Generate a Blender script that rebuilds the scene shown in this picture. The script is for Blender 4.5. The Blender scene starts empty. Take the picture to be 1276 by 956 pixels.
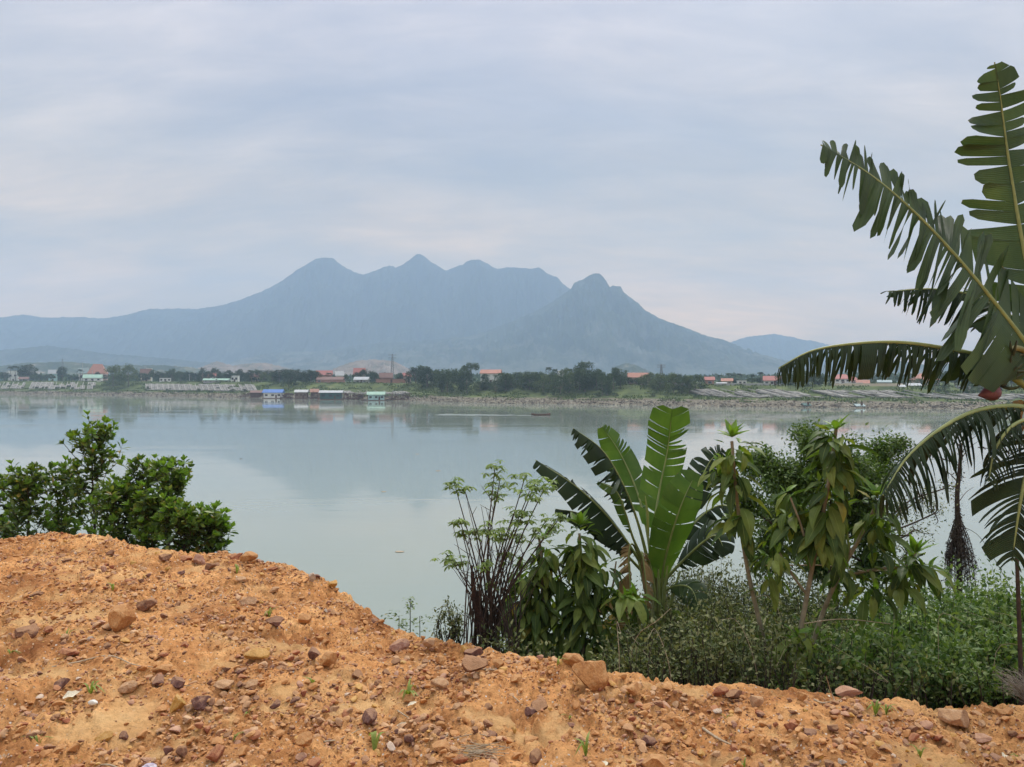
import bpy, math, random
import numpy as np
from mathutils import Vector, Matrix
sc = bpy.context.scene
C = sc.collection
R = math.radians
F = 940.0            # focal length in photo pixels (photo 1276 wide)
HOR = 474.0          # pixel row of the horizon
EYE = 10.0           # camera height above the river

# ------------------------------------------------------------------ camera, sky, sun, exposure
cam_d = bpy.data.cameras.new("camera"); cam = bpy.data.objects.new("camera", cam_d); C.objects.link(cam)
cam_d.sensor_width = 36.0; cam_d.lens = 36.0*F/1276.0; cam_d.clip_start = 0.05; cam_d.clip_end = 30000
cam.location = (0, 0, EYE); cam.rotation_euler = (R(90-0.244), 0, 0)
sc.camera = cam

SUN_EL, SUN_AZ = 52.0, 20.0      # azimuth measured from +Y (view direction) towards +X
world = bpy.data.worlds.new("World"); sc.world = world; world.use_nodes = True
wt = world.node_tree; wn = wt.nodes; wl = wt.links; wn.clear()
def WN(t, **k):
    n = wn.new(t)
    for a, b in k.items(): setattr(n, a, b)
    return n
wout = WN('ShaderNodeOutputWorld'); bg = WN('ShaderNodeBackground')
sky = WN('ShaderNodeTexSky', sky_type='NISHITA'); sky.sun_disc = False
sky.sun_elevation = R(SUN_EL); sky.sun_rotation = R(SUN_AZ); sky.dust_density = 3.0; sky.air_density = 1.2
bg.inputs['Strength'].default_value = 0.10
def wmath(op, a, b=None, clamp=False):
    n = WN('ShaderNodeMath', operation=op); n.use_clamp = clamp
    for i, v in enumerate((a, b)):
        if v is None: continue
        if isinstance(v, (int, float)): n.inputs[i].default_value = v
        else: wl.new(v, n.inputs[i])
    return n.outputs[0]
tc = WN('ShaderNodeTexCoord'); sep = WN('ShaderNodeSeparateXYZ'); wl.new(tc.outputs['Generated'], sep.inputs[0])
zc = wmath('MAXIMUM', sep.outputs[2], 0.0)
den = wmath('ADD', zc, 0.3)
u = wmath('DIVIDE', sep.outputs[0], den); v = wmath('DIVIDE', sep.outputs[1], den)
comb = WN('ShaderNodeCombineXYZ'); wl.new(u, comb.inputs[0]); wl.new(v, comb.inputs[1])
def wnoise(scale, detail, rough, dist, loc, stretch=(1, 1, 1)):
    mp = WN('ShaderNodeMapping'); wl.new(comb.outputs[0], mp.inputs[0])
    mp.inputs['Location'].default_value = loc; mp.inputs['Scale'].default_value = stretch
    n = WN('ShaderNodeTexNoise'); wl.new(mp.outputs[0], n.inputs['Vector'])
    n.inputs['Scale'].default_value = scale; n.inputs['Detail'].default_value = detail
    n.inputs['Roughness'].default_value = rough; n.inputs['Distortion'].default_value = dist
    return n.outputs['Fac']
def wramp(fac, stops):
    n = WN('ShaderNodeValToRGB'); wl.new(fac, n.inputs[0]); e = n.color_ramp.elements
    while len(e) > 1: e.remove(e[-1])
    e[0].position = stops[0][0]; e[0].color = (*stops[0][1], 1)
    for p, c in stops[1:]:
        x = e.new(p); x.color = (*c, 1)
    return n.outputs[0]
def wmix(fac, a, b, mode='MIX'):
    n = WN('ShaderNodeMix', data_type='RGBA', blend_type=mode)
    if isinstance(fac, (int, float)): n.inputs[0].default_value = fac
    else: wl.new(fac, n.inputs[0])
    for i, c in ((6, a), (7, b)):
        if isinstance(c, tuple): n.inputs[i].default_value = (*c, 1)
        else: wl.new(c, n.inputs[i])
    return n.outputs[2]
# overcast cloud deck: colour by elevation (sky units; the Background strength of 0.1 scales it)
deck = wramp(sep.outputs[2], [(0.0, (12.0, 7.6, 3.7)), (0.10, (11.2, 7.4, 4.0)), (0.17, (9.4, 6.9, 4.6)), (0.26, (5.8, 5.4, 5.2)),
                             (0.33, (5.6, 5.5, 5.9)), (0.46, (6.4, 6.4, 7.2)), (0.62, (11.5, 12.0, 12.8)), (1.0, (21.5, 21.2, 20.8))])
n1 = wnoise(1.35, 6, 0.55, 0.25, (3.1, 7.7, 0), (0.75, 1.25, 1))
n2 = wnoise(5.0, 7, 0.58, 0.3, (1.3, 2.2, 0), (0.6, 1.6, 1))
n3 = wnoise(0.6, 2, 0.5, 0.0, (9.3, 4.2, 0))
light = wramp(n1, [(0.34, (0.73, 0.78, 0.86)), (0.5, (0.98, 0.98, 0.99)), (0.67, (1.3, 1.22, 1.13))])
wisp = wramp(n2, [(0.35, (0.86, 0.89, 0.93)), (0.5, (0.99, 0.99, 0.99)), (0.68, (1.18, 1.14, 1.09))])
big = wramp(n3, [(0.3, (0.93, 0.94, 0.97)), (0.7, (1.08, 1.07, 1.04))])
deck = wmix(1.0, wmix(1.0, wmix(1.0, deck, light, 'MULTIPLY'), wisp, 'MULTIPLY'), big, 'MULTIPLY')
thin = wramp(n1, [(0.3, (0.35,)*3), (0.55, (0.12,)*3), (0.8, (0.03,)*3)])
col = wmix(thin, deck, sky.outputs[0])
wl.new(col, bg.inputs['Color']); wl.new(bg.outputs[0], wout.inputs[0])

sl = bpy.data.lights.new("sun", 'SUN'); so = bpy.data.objects.new("sun", sl); C.objects.link(so)
sl.energy = 2.3; sl.angle = R(11); sl.color = (1.0, 0.96, 0.9)
sd = Vector((math.sin(R(SUN_AZ+95))*math.cos(R(SUN_EL)), math.cos(R(SUN_AZ+95))*math.cos(R(SUN_EL)), math.sin(R(SUN_EL))))
sd = Vector((math.sin(R(SUN_AZ))*math.cos(R(SUN_EL)), math.cos(R(SUN_AZ))*math.cos(R(SUN_EL)), math.sin(R(SUN_EL))))
so.rotation_euler = sd.to_track_quat('Z', 'Y').to_euler(); so.location = (20, 40, 60)
sc.view_settings.view_transform = 'Standard'; sc.view_settings.look = 'None'
sc.view_settings.exposure = 0.09; sc.view_settings.gamma = 1.0; sc.view_settings.use_curve_mapping = False
sc.render.engine = 'CYCLES'
sc.cycles.max_bounces = 7; sc.cycles.diffuse_bounces = 3; sc.cycles.glossy_bounces = 3
sc.cycles.transmission_bounces = 4; sc.cycles.transparent_max_bounces = 8; sc.cycles.volume_bounces = 2
sc.cycles.caustics_reflective = False; sc.cycles.caustics_refractive = False
sc.cycles.use_denoising = True

# ------------------------------------------------------------------ helpers
rng = np.random.default_rng(7); random.seed(7)
def U(a, b): return float(rng.uniform(a, b))
def P(px, py, Y): return Vector(((px-638)/F*Y, Y, EYE-(py-HOR)/F*Y))

_perm = np.random.default_rng(3).permutation(512)
_g = np.random.default_rng(4).normal(size=(512, 2)); _g /= np.linalg.norm(_g, axis=1)[:, None]
def pn(x, y, s=1.0, seed=0):
    """2-D gradient noise, about -0.7..0.7"""
    x = np.asarray(x, float)/s + seed*17.31; y = np.asarray(y, float)/s + seed*9.17
    xi = np.floor(x).astype(int); yi = np.floor(y).astype(int); xf = x-xi; yf = y-yi
    def g(ix, iy, dx, dy):
        h = _perm[(_perm[ix & 511] + iy) & 511]; v = _g[h]; return v[..., 0]*dx+v[..., 1]*dy
    a = g(xi, yi, xf, yf); b = g(xi+1, yi, xf-1, yf); c = g(xi, yi+1, xf, yf-1); d = g(xi+1, yi+1, xf-1, yf-1)
    uu = xf**3*(xf*(xf*6-15)+10); vv = yf**3*(yf*(yf*6-15)+10)
    return (a*(1-uu)+b*uu)*(1-vv)+(c*(1-uu)+d*uu)*vv
def fbm(x, y, s, o=4, seed=0, gain=0.5):
    t = 0; a = 1
    for i in range(o):
        t = t+a*pn(x, y, s, seed+i); s /= 2; a *= gain
    return t

class Acc:
    """collects quads and triangles and builds ONE mesh object"""
    def __init__(s): s.V = []; s.Q = []; s.T = []; s.n = 0; s.qm = []; s.tm = []; s.uv = []
    def add(s, V, Fc, mi=0, uv=None):
        V = np.asarray(V, float).reshape(-1, 3); Fc = np.asarray(Fc, int)
        s.V.append(V)
        if Fc.shape[1] == 4: s.Q.append(Fc+s.n); s.qm.append(np.full(len(Fc), mi))
        else: s.T.append(Fc+s.n); s.tm.append(np.full(len(Fc), mi))
        s.uv.append(np.zeros((len(V), 2)) if uv is None else np.asarray(uv, float))
        s.n += len(V)
    def mesh(s, name, mats, smooth=True):
        V = np.concatenate(s.V); Q = np.concatenate(s.Q) if s.Q else np.zeros((0, 4), int)
        T = np.concatenate(s.T) if s.T else np.zeros((0, 3), int)
        me = bpy.data.meshes.new(name); me.vertices.add(len(V)); me.vertices.foreach_set('co', V.ravel())
        li = np.concatenate([Q.ravel(), T.ravel()]); me.loops.add(len(li)); me.loops.foreach_set('vertex_index', li)
        nf = len(Q)+len(T); me.polygons.add(nf)
        tot = np.concatenate([np.full(len(Q), 4), np.full(len(T), 3)]); st = np.concatenate([[0], np.cumsum(tot)[:-1]])
        me.polygons.foreach_set('loop_start', st); me.polygons.foreach_set('loop_total', tot)
        me.polygons.foreach_set('material_index', np.concatenate(s.qm+s.tm))
        me.polygons.foreach_set('use_smooth', np.full(nf, smooth))
        l = me.uv_layers.new(name='UVMap'); l.data.foreach_set('uv', np.concatenate(s.uv)[li].ravel())
        for m in (mats if isinstance(mats, (list, tuple)) else [mats]): me.materials.append(m)
        me.update(); me.validate()
        return me
    def obj(s, name, mats, parent=None, smooth=True):
        return link(name, s.mesh(name, mats, smooth), parent)
    # shapes
    def box(s, c, d, mi=0, rz=0.0):
        x, y, z = [q/2 for q in d]
        v = np.array([(a*x, b*y, e*z) for a in (-1, 1) for b in (-1, 1) for e in (-1, 1)])
        if rz:
            cs, sn = math.cos(rz), math.sin(rz); v = np.c_[v[:, 0]*cs-v[:, 1]*sn, v[:, 0]*sn+v[:, 1]*cs, v[:, 2]]
        s.add(v+np.array(c), [(0, 1, 3, 2), (4, 6, 7, 5), (0, 4, 5, 1), (2, 3, 7, 6), (0, 2, 6, 4), (1, 5, 7, 3)], mi)
    def tube(s, pts, rad, n=6, mi=0):
        pts = np.array([tuple(p) for p in pts], float); m = len(pts)
        rad = np.full(m, rad) if np.isscalar(rad) else np.interp(np.linspace(0, 1, m), np.linspace(0, 1, len(rad)), rad)
        t = np.gradient(pts, axis=0); t /= np.linalg.norm(t, axis=1)[:, None]+1e-9
        a = np.array([0.31, 0.95, 0.1]); a2 = np.array([0.9, 0.1, 0.4])
        ref = a if abs(t.mean(0)@a) < abs(t.mean(0)@a2) else a2
        sx = np.cross(t, ref); sx /= np.linalg.norm(sx, axis=1)[:, None]+1e-9; sy = np.cross(t, sx)
        an = np.arange(n)/n*2*np.pi
        V = pts[:, None]+rad[:, None, None]*(sx[:, None]*np.cos(an)[None, :, None]+sy[:, None]*np.sin(an)[None, :, None])
        i = np.arange(m-1)[:, None]*n; j = np.arange(n)[None]; k = (j+1) % n
        Q = np.stack([i+j, i+k, i+n+k, i+n+j], -1).reshape(-1, 4)
        uv = np.stack([np.repeat(np.linspace(0, 1, m)[:, None], n, 1), np.repeat(an[None]/6.283, m, 0)], -1).reshape(-1, 2)
        s.add(V.reshape(-1, 3), Q, mi, uv)
    def scatter(s, tmpl, pos, d, nrm, sc_, mi=0):
        """place a template (V,Q,uv; +Y is the leaf axis, +Z its face) at many points"""
        TV, TQ, TUV = tmpl; pos = np.asarray(pos); N = len(pos)
        if N == 0: return
        d = d/(np.linalg.norm(d, axis=1)[:, None]+1e-9)
        x = np.cross(d, nrm); x /= np.linalg.norm(x, axis=1)[:, None]+1e-9; z = np.cross(x, d)
        sc_ = np.broadcast_to(np.asarray(sc_, float), (N,))[:, None, None]
        V = pos[:, None]+sc_*(TV[None, :, 0:1]*x[:, None]+TV[None, :, 1:2]*d[:, None]+TV[None, :, 2:3]*z[:, None])
        Q = (TQ[None]+(np.arange(N)*len(TV))[:, None, None]).reshape(-1, TQ.shape[1])
        s.add(V.reshape(-1, 3), Q, mi, np.tile(TUV, (N, 1)))

def link(name, data, parent=None):
    o = bpy.data.objects.new(name, data); C.objects.link(o)
    if parent is not None: o.parent = parent
    return o
def thing(name, label, cat, loc=(0, 0, 0), rz=0.0, group=None):
    o = link(name, None); o.location = loc; o.rotation_euler = (0, 0, rz); o.empty_display_size = 0.2
    return tag(o, label, cat, group)
def tag(o, label, cat, group=None, kind=None):
    if label: o['label'] = label
    if cat: o['category'] = cat
    if group: o['group'] = group
    if kind: o['kind'] = kind
    return o
def local(root, o):
    """o was modelled in world coordinates: keep it there under its parent"""
    o.parent = root; o.matrix_parent_inverse = Matrix.Translation(-Vector(root.location)); return o
def dup(root, loc, rz=0.0, s=1.0):
    r = root.copy(); C.objects.link(r); r.location = loc; r.rotation_euler = (0, 0, rz)
    r.scale = (s, s, s) if np.isscalar(s) else s
    for ch in list(root.children):
        c = ch.copy(); C.objects.link(c); c.parent = r
        for g in list(ch.children):
            d = g.copy(); C.objects.link(d); d.parent = c
    return r
def smoothpath(pts, n):
    """Catmull-Rom through points"""
    p = np.array([tuple(q) for q in pts], float)
    if len(p) < 3: return p[0]+(p[-1]-p[0])*np.linspace(0, 1, n)[:, None]
    p = np.vstack([2*p[0]-p[1], p, 2*p[-1]-p[-2]]); t = np.linspace(0, len(p)-3-1e-6, n); i = t.astype(int); f = (t-i)[:, None]
    a, b, c, d = p[i], p[i+1], p[i+2], p[i+3]
    return 0.5*(2*b+(c-a)*f+(2*a-5*b+4*c-d)*f**2+(3*b-a-3*c+d)*f**3)
def unit(v): v = np.asarray(v, float); return v/(np.linalg.norm(v, axis=-1, keepdims=True)+1e-9)
def rdir(n): return unit(rng.normal(size=(n, 3)))

# ------------------------------------------------------------------ materials
def new_mat(name):
    m = bpy.data.materials.new(name); m.use_nodes = True; t = m.node_tree
    return m, t, t.nodes['Principled BSDF']
def nd(t, ty, **k):
    n = t.nodes.new(ty)
    for a, b in k.items():
        if a in n.inputs: n.inputs[a].default_value = b
        else: setattr(n, a, b)
    return n
def ramp(t, fac, stops):
    n = t.nodes.new('ShaderNodeValToRGB'); t.links.new(fac, n.inputs[0]); e = n.color_ramp.elements
    while len(e) > 1: e.remove(e[-1])
    e[0].position = stops[0][0]; e[0].color = (*stops[0][1], 1)
    for p, c in stops[1:]: e.new(p).color = (*c, 1)
    return n.outputs[0]
def noise(t, scale, detail=4, rough=0.55, vec=None, dist=0.0):
    n = t.nodes.new('ShaderNodeTexNoise'); n.inputs['Scale'].default_value = scale; n.inputs['Detail'].default_value = detail
    n.inputs['Roughness'].default_value = rough; n.inputs['Distortion'].default_value = dist
    if vec is not None: t.links.new(vec, n.inputs['Vector'])
    return n.outputs['Fac']
def mixc(t, fac, a, b, mode='MIX'):
    n = t.nodes.new('ShaderNodeMix'); n.data_type = 'RGBA'; n.blend_type = mode
    if isinstance(fac, (int, float)): n.inputs[0].default_value = fac
    else: t.links.new(fac, n.inputs[0])
    for i, c in ((6, a), (7, b)):
        if isinstance(c, tuple): n.inputs[i].default_value = (*c, 1)
        else: t.links.new(c, n.inputs[i])
    return n.outputs[2]
def mth(t, op, a, b=0.0):
    n = t.nodes.new('ShaderNodeMath'); n.operation = op
    for i, v in enumerate((a, b)):
        if isinstance(v, (int, float)): n.inputs[i].default_value = v
        else: t.links.new(v, n.inputs[i])
    return n.outputs[0]
def bump(t, bs, h, strength, dist):
    b = t.nodes.new('ShaderNodeBump'); b.inputs['Strength'].default_value = strength; b.inputs['Distance'].default_value = dist
    t.links.new(h, b.inputs['Height']); t.links.new(b.outputs[0], bs.inputs['Normal'])
def objco(t): return t.nodes.new('ShaderNodeTexCoord').outputs['Object']

def leaf_mat(name, cols, rough=0.42, trans=0.3, tcol=None, veins=0.0, old=None):
    """leaf: colour differs leaf by leaf, faint mottling, pale midrib, light passes through the blade"""
    m, t, b = new_mat(name); g = t.nodes.new('ShaderNodeNewGeometry')
    k = len(cols)-1; c = ramp(t, g.outputs['Random Per Island'], [(i/k*0.94, q) for i, q in enumerate(cols)]+([(0.985, old)] if old else []))
    mo = ramp(t, noise(t, 9.0, 3), [(0.3, (0.8, 0.8, 0.8)), (0.7, (1.2, 1.2, 1.15))]); c = mixc(t, 1.0, c, mo, 'MULTIPLY')
    uv = t.nodes.new('ShaderNodeTexCoord').outputs['UV']; sp = t.nodes.new('ShaderNodeSeparateXYZ'); t.links.new(uv, sp.inputs[0])
    if veins:
        rib = mth(t, 'LESS_THAN', mth(t, 'ABSOLUTE', sp.outputs[1]), 0.05)
        c = mixc(t, mth(t, 'MULTIPLY', rib, veins), c, (0.28, 0.34, 0.10))
    t.links.new(c, b.inputs['Base Color']); b.inputs['Roughness'].default_value = rough; b.inputs['Specular IOR Level'].default_value = 0.28
    if trans:
        tr = t.nodes.new('ShaderNodeBsdfTranslucent'); t.links.new(mixc(t, 1.0, c, tcol or (1.5, 1.6, 0.6), 'MULTIPLY'), tr.inputs[0])
        mx = t.nodes.new('ShaderNodeMixShader'); mx.inputs[0].default_value = trans
        t.links.new(b.outputs[0], mx.inputs[1]); t.links.new(tr.outputs[0], mx.inputs[2])
        t.links.new(mx.outputs[0], t.nodes['Material Output'].inputs[0])
    return m
def rough_mat(name, c1, c2, scale=6.0, rough=0.8, bs=0.3, bd=0.01, stretch=None):
    m, t, b = new_mat(name); v = objco(t)
    if stretch:
        mp = t.nodes.new('ShaderNodeMapping'); mp.inputs['Scale'].default_value = stretch; t.links.new(v, mp.inputs[0]); v = mp.outputs[0]
    n = noise(t, scale, 5, 0.6, v); t.links.new(ramp(t, n, [(0.3, c1), (0.7, c2)]), b.inputs['Base Color'])
    b.inputs['Roughness'].default_value = rough
    if bs: bump(t, b, n, bs, bd)
    return m
M = {}
M['bark_pale'] = rough_mat('pale_bark', (0.16, 0.13, 0.08), (0.3, 0.26, 0.17), 14, 0.85)
M['bark_dark'] = rough_mat('dark_bark', (0.025, 0.016, 0.012), (0.08, 0.055, 0.04), 20, 0.9)
M['bark_far'] = rough_mat('far_bark', (0.1, 0.085, 0.06), (0.2, 0.17, 0.13), 1.2, 0.9, 0)
M['stem_green'] = rough_mat('green_stem', (0.16, 0.2, 0.06), (0.26, 0.3, 0.1), 10, 0.5)
M['twig'] = rough_mat('dry_twig', (0.28, 0.2, 0.12), (0.5, 0.4, 0.28), 30, 0.8)
M['pseudo'] = rough_mat('banana_sheath', (0.1, 0.11, 0.035), (0.24, 0.22, 0.09), 5, 0.6, 0.4, 0.01, (4, 4, 0.6))
M['dead'] = leaf_mat('dead_banana_leaf', [(0.16, 0.10, 0.045), (0.26, 0.17, 0.08), (0.34, 0.24, 0.12)], 0.8, 0.15)
M['leaf_shrub'] = leaf_mat('shrub_leaf', [(0.04, 0.078, 0.022), (0.075, 0.13, 0.03), (0.12, 0.18, 0.04), (0.2, 0.26, 0.06)], 0.36, 0.28, veins=0.25, old=(0.3, 0.22, 0.05))
M['leaf_young'] = leaf_mat('young_shrub_leaf', [(0.1, 0.19, 0.03), (0.16, 0.27, 0.04)], 0.4, 0.35, veins=0.25)
M['leaf_big'] = leaf_mat('large_drooping_leaf', [(0.036, 0.066, 0.018), (0.062, 0.11, 0.026), (0.11, 0.165, 0.035), (0.19, 0.23, 0.05)], 0.55, 0.3, veins=0.5, old=(0.35, 0.26, 0.04))
M['leaf_pale'] = leaf_mat('pale_palmate_leaf', [(0.11, 0.17, 0.045), (0.16, 0.23, 0.06), (0.21, 0.29, 0.08)], 0.5, 0.35)
M['leaf_fine'] = leaf_mat('small_tree_leaf', [(0.045, 0.085, 0.02), (0.075, 0.13, 0.028), (0.12, 0.18, 0.045)], 0.5, 0.3)
M['leaf_weed'] = leaf_mat('weed_leaf', [(0.03, 0.046, 0.015), (0.07, 0.095, 0.028), (0.13, 0.15, 0.05), (0.24, 0.24, 0.12)], 0.6, 0.2)
M['leaf_vine'] = leaf_mat('undergrowth_leaf', [(0.04, 0.08, 0.02), (0.075, 0.14, 0.03), (0.13, 0.2, 0.05), (0.2, 0.26, 0.08)], 0.5, 0.28)
M['vine_dead'] = leaf_mat('dead_vine', [(0.035, 0.025, 0.02), (0.07, 0.055, 0.045), (0.11, 0.09, 0.07)], 0.9, 0.0)
M['grass'] = leaf_mat('grass_blade', [(0.14, 0.2, 0.035), (0.24, 0.3, 0.07)], 0.5, 0.3)

def banana_mat(name, cols, rib=(0.3, 0.36, 0.1), rough=0.42, trans=0.3, tcol=(1.5, 1.7, 0.5)):
    m, t, b = new_mat(name); tcn = t.nodes.new('ShaderNodeTexCoord'); sp = t.nodes.new('ShaderNodeSeparateXYZ'); t.links.new(tcn.outputs['UV'], sp.inputs[0])
    g = t.nodes.new('ShaderNodeNewGeometry')
    c = ramp(t, noise(t, 3.0, 4, 0.6), [(0.3, cols[0]), (0.55, cols[1]), (0.75, cols[2])])
    cv = ramp(t, g.outputs['Random Per Island'], [(0, (0.8, 0.8, 0.8)), (1, (1.2, 1.2, 1.15))]); c = mixc(t, 1.0, c, cv, 'MULTIPLY')
    w = t.nodes.new('ShaderNodeTexWave'); w.wave_type = 'BANDS'; w.bands_direction = 'X'; w.inputs['Scale'].default_value = 26; w.inputs['Distortion'].default_value = 0.6
    t.links.new(tcn.outputs['UV'], w.inputs[0])
    c = mixc(t, 0.2, c, ramp(t, w.outputs['Fac'], [(0, (0.72,)*3), (0.5, (1,)*3), (1, (1.25, 1.28, 1.1))]), 'MULTIPLY')
    # browned, dry edge of the blade
    e = mth(t, 'GREATER_THAN', mth(t, 'ADD', mth(t, 'ABSOLUTE', sp.outputs[1]), mth(t, 'MULTIPLY', noise(t, 14, 3), 0.22)), 1.13)
    c = mixc(t, e, c, (0.2, 0.13, 0.05))
    t.links.new(c, b.inputs['Base Color']); b.inputs['Roughness'].default_value = rough; b.inputs['Specular IOR Level'].default_value = 0.25
    bump(t, b, w.outputs['Fac'], 0.35, 0.004)
    tr = t.nodes.new('ShaderNodeBsdfTranslucent'); t.links.new(mixc(t, 1.0, c, tcol, 'MULTIPLY'), tr.inputs[0])
    mx = t.nodes.new('ShaderNodeMixShader'); mx.inputs[0].default_value = trans
    t.links.new(b.outputs[0], mx.inputs[1]); t.links.new(tr.outputs[0], mx.inputs[2]); t.links.new(mx.outputs[0], t.nodes['Material Output'].inputs[0])
    return m
M['ban'] = banana_mat('banana_blade', [(0.035, 0.065, 0.03), (0.055, 0.09, 0.035), (0.08, 0.12, 0.045)], rough=0.5, tcol=(1.3, 1.35, 0.8))
M['ban_light'] = banana_mat('young_banana_blade', [(0.055, 0.115, 0.022), (0.08, 0.15, 0.028), (0.11, 0.18, 0.036)], trans=0.35, tcol=(1.4, 1.45, 0.6))
M['ban_dark'] = banana_mat('dark_banana_blade', [(0.014, 0.028, 0.012), (0.024, 0.045, 0.017), (0.038, 0.066, 0.024)], trans=0.15, rough=0.55, tcol=(1.2, 1.3, 0.7))

# ------------------------------------------------------------------ near ground
rim_px = np.array([-700, -300, 0, 60, 130, 200, 260, 300, 340, 400, 440, 462, 480, 520, 560, 600, 650, 700, 760, 800, 860, 900, 950, 1000, 1060, 1120, 1180, 1230, 1276, 1600, 2400])
rim_py = np.array([700, 672, 666, 667, 669, 683, 688, 690, 702, 722, 748, 766, 781, 792, 797, 805, 822, 832, 850, 853, 858, 861, 865, 866, 871, 878, 886, 884, 884, 886, 886])
rim_Y = np.interp(rim_px, [-700, 0, 130, 300, 400, 440, 480, 520, 600, 700, 840, 1000, 1276, 2400], [9.4, 8.6, 8.5, 8.0, 7.3, 6.95, 6.4, 5.9, 5.3, 4.8, 4.45, 4.3, 4.2, 4.2])
rim_z = EYE-(rim_py-HOR)/F*rim_Y
def sstep(a, b, x): t = np.clip((np.asarray(x, float)-a)/(b-a), 0, 1); return t*t*(3-2*t)
def ground_base(x, y):
    x = np.asarray(x, float); y = np.asarray(y, float)
    yy = np.maximum(y, 1.2); px = np.clip(638+F*x/yy, -700, 2400)
    ry = np.interp(px, rim_px, rim_Y); rz = np.interp(px, rim_px, rim_z)
    t = np.clip((y-2.2)/(ry-2.2), 0, 1)
    zi = 8.3+(rz-8.3)*t
    d = np.maximum(y-ry, 0)
    w = 0.35                                    # rounded shoulder
    dd = np.where(d < w, d*d/(2*w), d-w/2)
    fall = 0.62*dd+0.3*np.maximum(d-7, 0)
    z = zi-fall
    z = np.where(y < 1.2, 8.3, z)
    return np.maximum(z, -2.0), d, px
sand_spots = [(75, 762, 120, 15), (40, 835, 70, 16), (150, 835, 60, 10), (330, 850, 60, 14), (300, 880, 80, 12), (490, 878, 120, 12), (640, 893, 110, 12), (170, 905, 60, 12),
              (700, 905, 90, 10), (880, 940, 90, 14), (1000, 905, 60, 8), (985, 838, 40, 5), (1110, 890, 60, 7), (460, 850, 60, 8), (60, 870, 50, 10), (780, 875, 40, 6)]
def hit(px, py):
    """where the sight line through a photo pixel meets the near ground"""
    Y = np.linspace(2.3, 14, 1600); x = (px-638)/F*Y; z = EYE-(py-HOR)/F*Y
    g, d, _ = ground_base(x, Y); k = np.argmax(z <= g+0.004)
    if z[k] > g[k]+0.004: k = np.argmin(z-g)
    return float(x[k]), float(Y[k]), float(g[k])
sand_w = []
for (a, b, w_, h_) in sand_spots:
    X, Yc, _ = hit(a, b); X2, Y2, _ = hit(a, max(b-h_, 690)); sand_w.append((X, Yc, w_/F*Yc, max(abs(Y2-Yc), 0.12)))
def sand_mask(x, y):
    s = np.zeros_like(x)
    wx = x+0.4*fbm(x, y, 0.45, 5, 31, .62); wy = y+0.3*fbm(x, y, 0.35, 5, 37, .62)
    for (a, b, w_, h_) in sand_w:
        s = np.maximum(s, (1-sstep(0.1, 0.8, ((wx-a)/w_)**2+((wy-b)/h_)**2))*0.85)
    s = np.maximum(s, sstep(0.3, 0.45, fbm(x, y, 0.9, 3, 51))*0.7)
    return s
def detail(x, y):
    m = sand_mask(x, y); r = 1-0.8*m
    lump = np.abs(fbm(x, y, 0.42, 3, 3)); cl = sstep(-0.25, 0.35, fbm(x, y, 1.1, 2, 71))
    b1 = 0.5-np.abs(pn(x, y, 0.16, 11)); b2 = 0.5-np.abs(pn(x, y, 0.075, 12)); b3 = pn(x, y, 0.036, 13); b4 = pn(x, y, 0.02, 14)
    gul = np.abs(fbm(x+0.5*y, y*.35, .5, 3, 19)); z = 0.06*fbm(x, y, 1.3, 2, 5)-0.05*m-0.03*np.exp(-(gul/.06)**2)+r*(0.07*lump-0.02+(0.35+cl)*(-0.07*b1-0.05*b2+0.03*b3+0.018*b4)+0.01*b3)
    return z, m
def ground_z(x, y):
    z, d, _ = ground_base(np.array([x]), np.array([y])); q, _m = detail(np.array([x]), np.array([y])); return float(z[0]+q[0])

def outer(a, n, far): return a*1.0+np.cumsum(0.02*(far/0.02/8)**(np.arange(n)/n))*0+np.geomspace(0.03, far, n)
xs = np.concatenate([-7.6-np.geomspace(0.03, 2500, 55)[::-1], np.arange(-7.6, 3.6, 0.0155), 3.6+np.geomspace(0.03, 2500, 55)])
ys = np.concatenate([2.6-np.geomspace(0.03, 600, 30)[::-1], np.arange(2.6, 9.6, 0.0165), 9.6+np.geomspace(0.05, 60, 60)])
GX, GY = np.meshgrid(xs, ys); gz, gd, gpx = ground_base(GX, GY); dz, gm = detail(GX, GY)
near = np.exp(-np.maximum(gd-0.4, 0)*0.6); near = np.where(np.abs(GX) > 12, 0.3, near)
gz = gz+dz*near
gz = np.where(gd > 3, gz+0.25*fbm(GX, GY, 3.0, 3, 91), gz)
nx, ny = len(xs), len(ys)
I = (np.arange(ny-1)[:, None]*nx+np.arange(nx-1)[None]).ravel()
a = Acc(); a.add(np.stack([GX, GY, gz], -1).reshape(-1, 3), np.stack([I, I+1, I+nx+1, I+nx], -1))
# dirt material
m, t, b = new_mat('orange_laterite_dirt'); v = objco(t)
def attr(t, n): q = t.nodes.new('ShaderNodeAttribute'); q.attribute_name = n; return q.outputs['Fac']
c = ramp(t, noise(t, 2.2, 7, 0.62, v), [(0.3, (0.34, 0.14, 0.055)), (0.42, (0.56, 0.265, 0.098)), (0.54, (0.67, 0.35, 0.14)), (0.72, (0.74, 0.46, 0.21))])
c2 = ramp(t, noise(t, 26, 6, 0.7, v), [(0.3, (0.45, 0.4, 0.36)), (0.46, (0.95, 0.93, 0.92)), (0.7, (1.4, 1.42, 1.45))]); c = mixc(t, 0.8, c, c2, 'MULTIPLY')
c3 = ramp(t, noise(t, 1.6, 4, 0.6, v), [(0.38, (1.08, 1.08, 1.08)), (0.5, (0.95, 0.93, 0.92)), (0.63, (0.55, 0.46, 0.43))]); c = mixc(t, 0.8, c, c3, 'MULTIPLY')
vo = t.nodes.new('ShaderNodeTexVoronoi'); vo.inputs['Scale'].default_value = 55; t.links.new(v, vo.inputs['Vector'])
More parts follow.
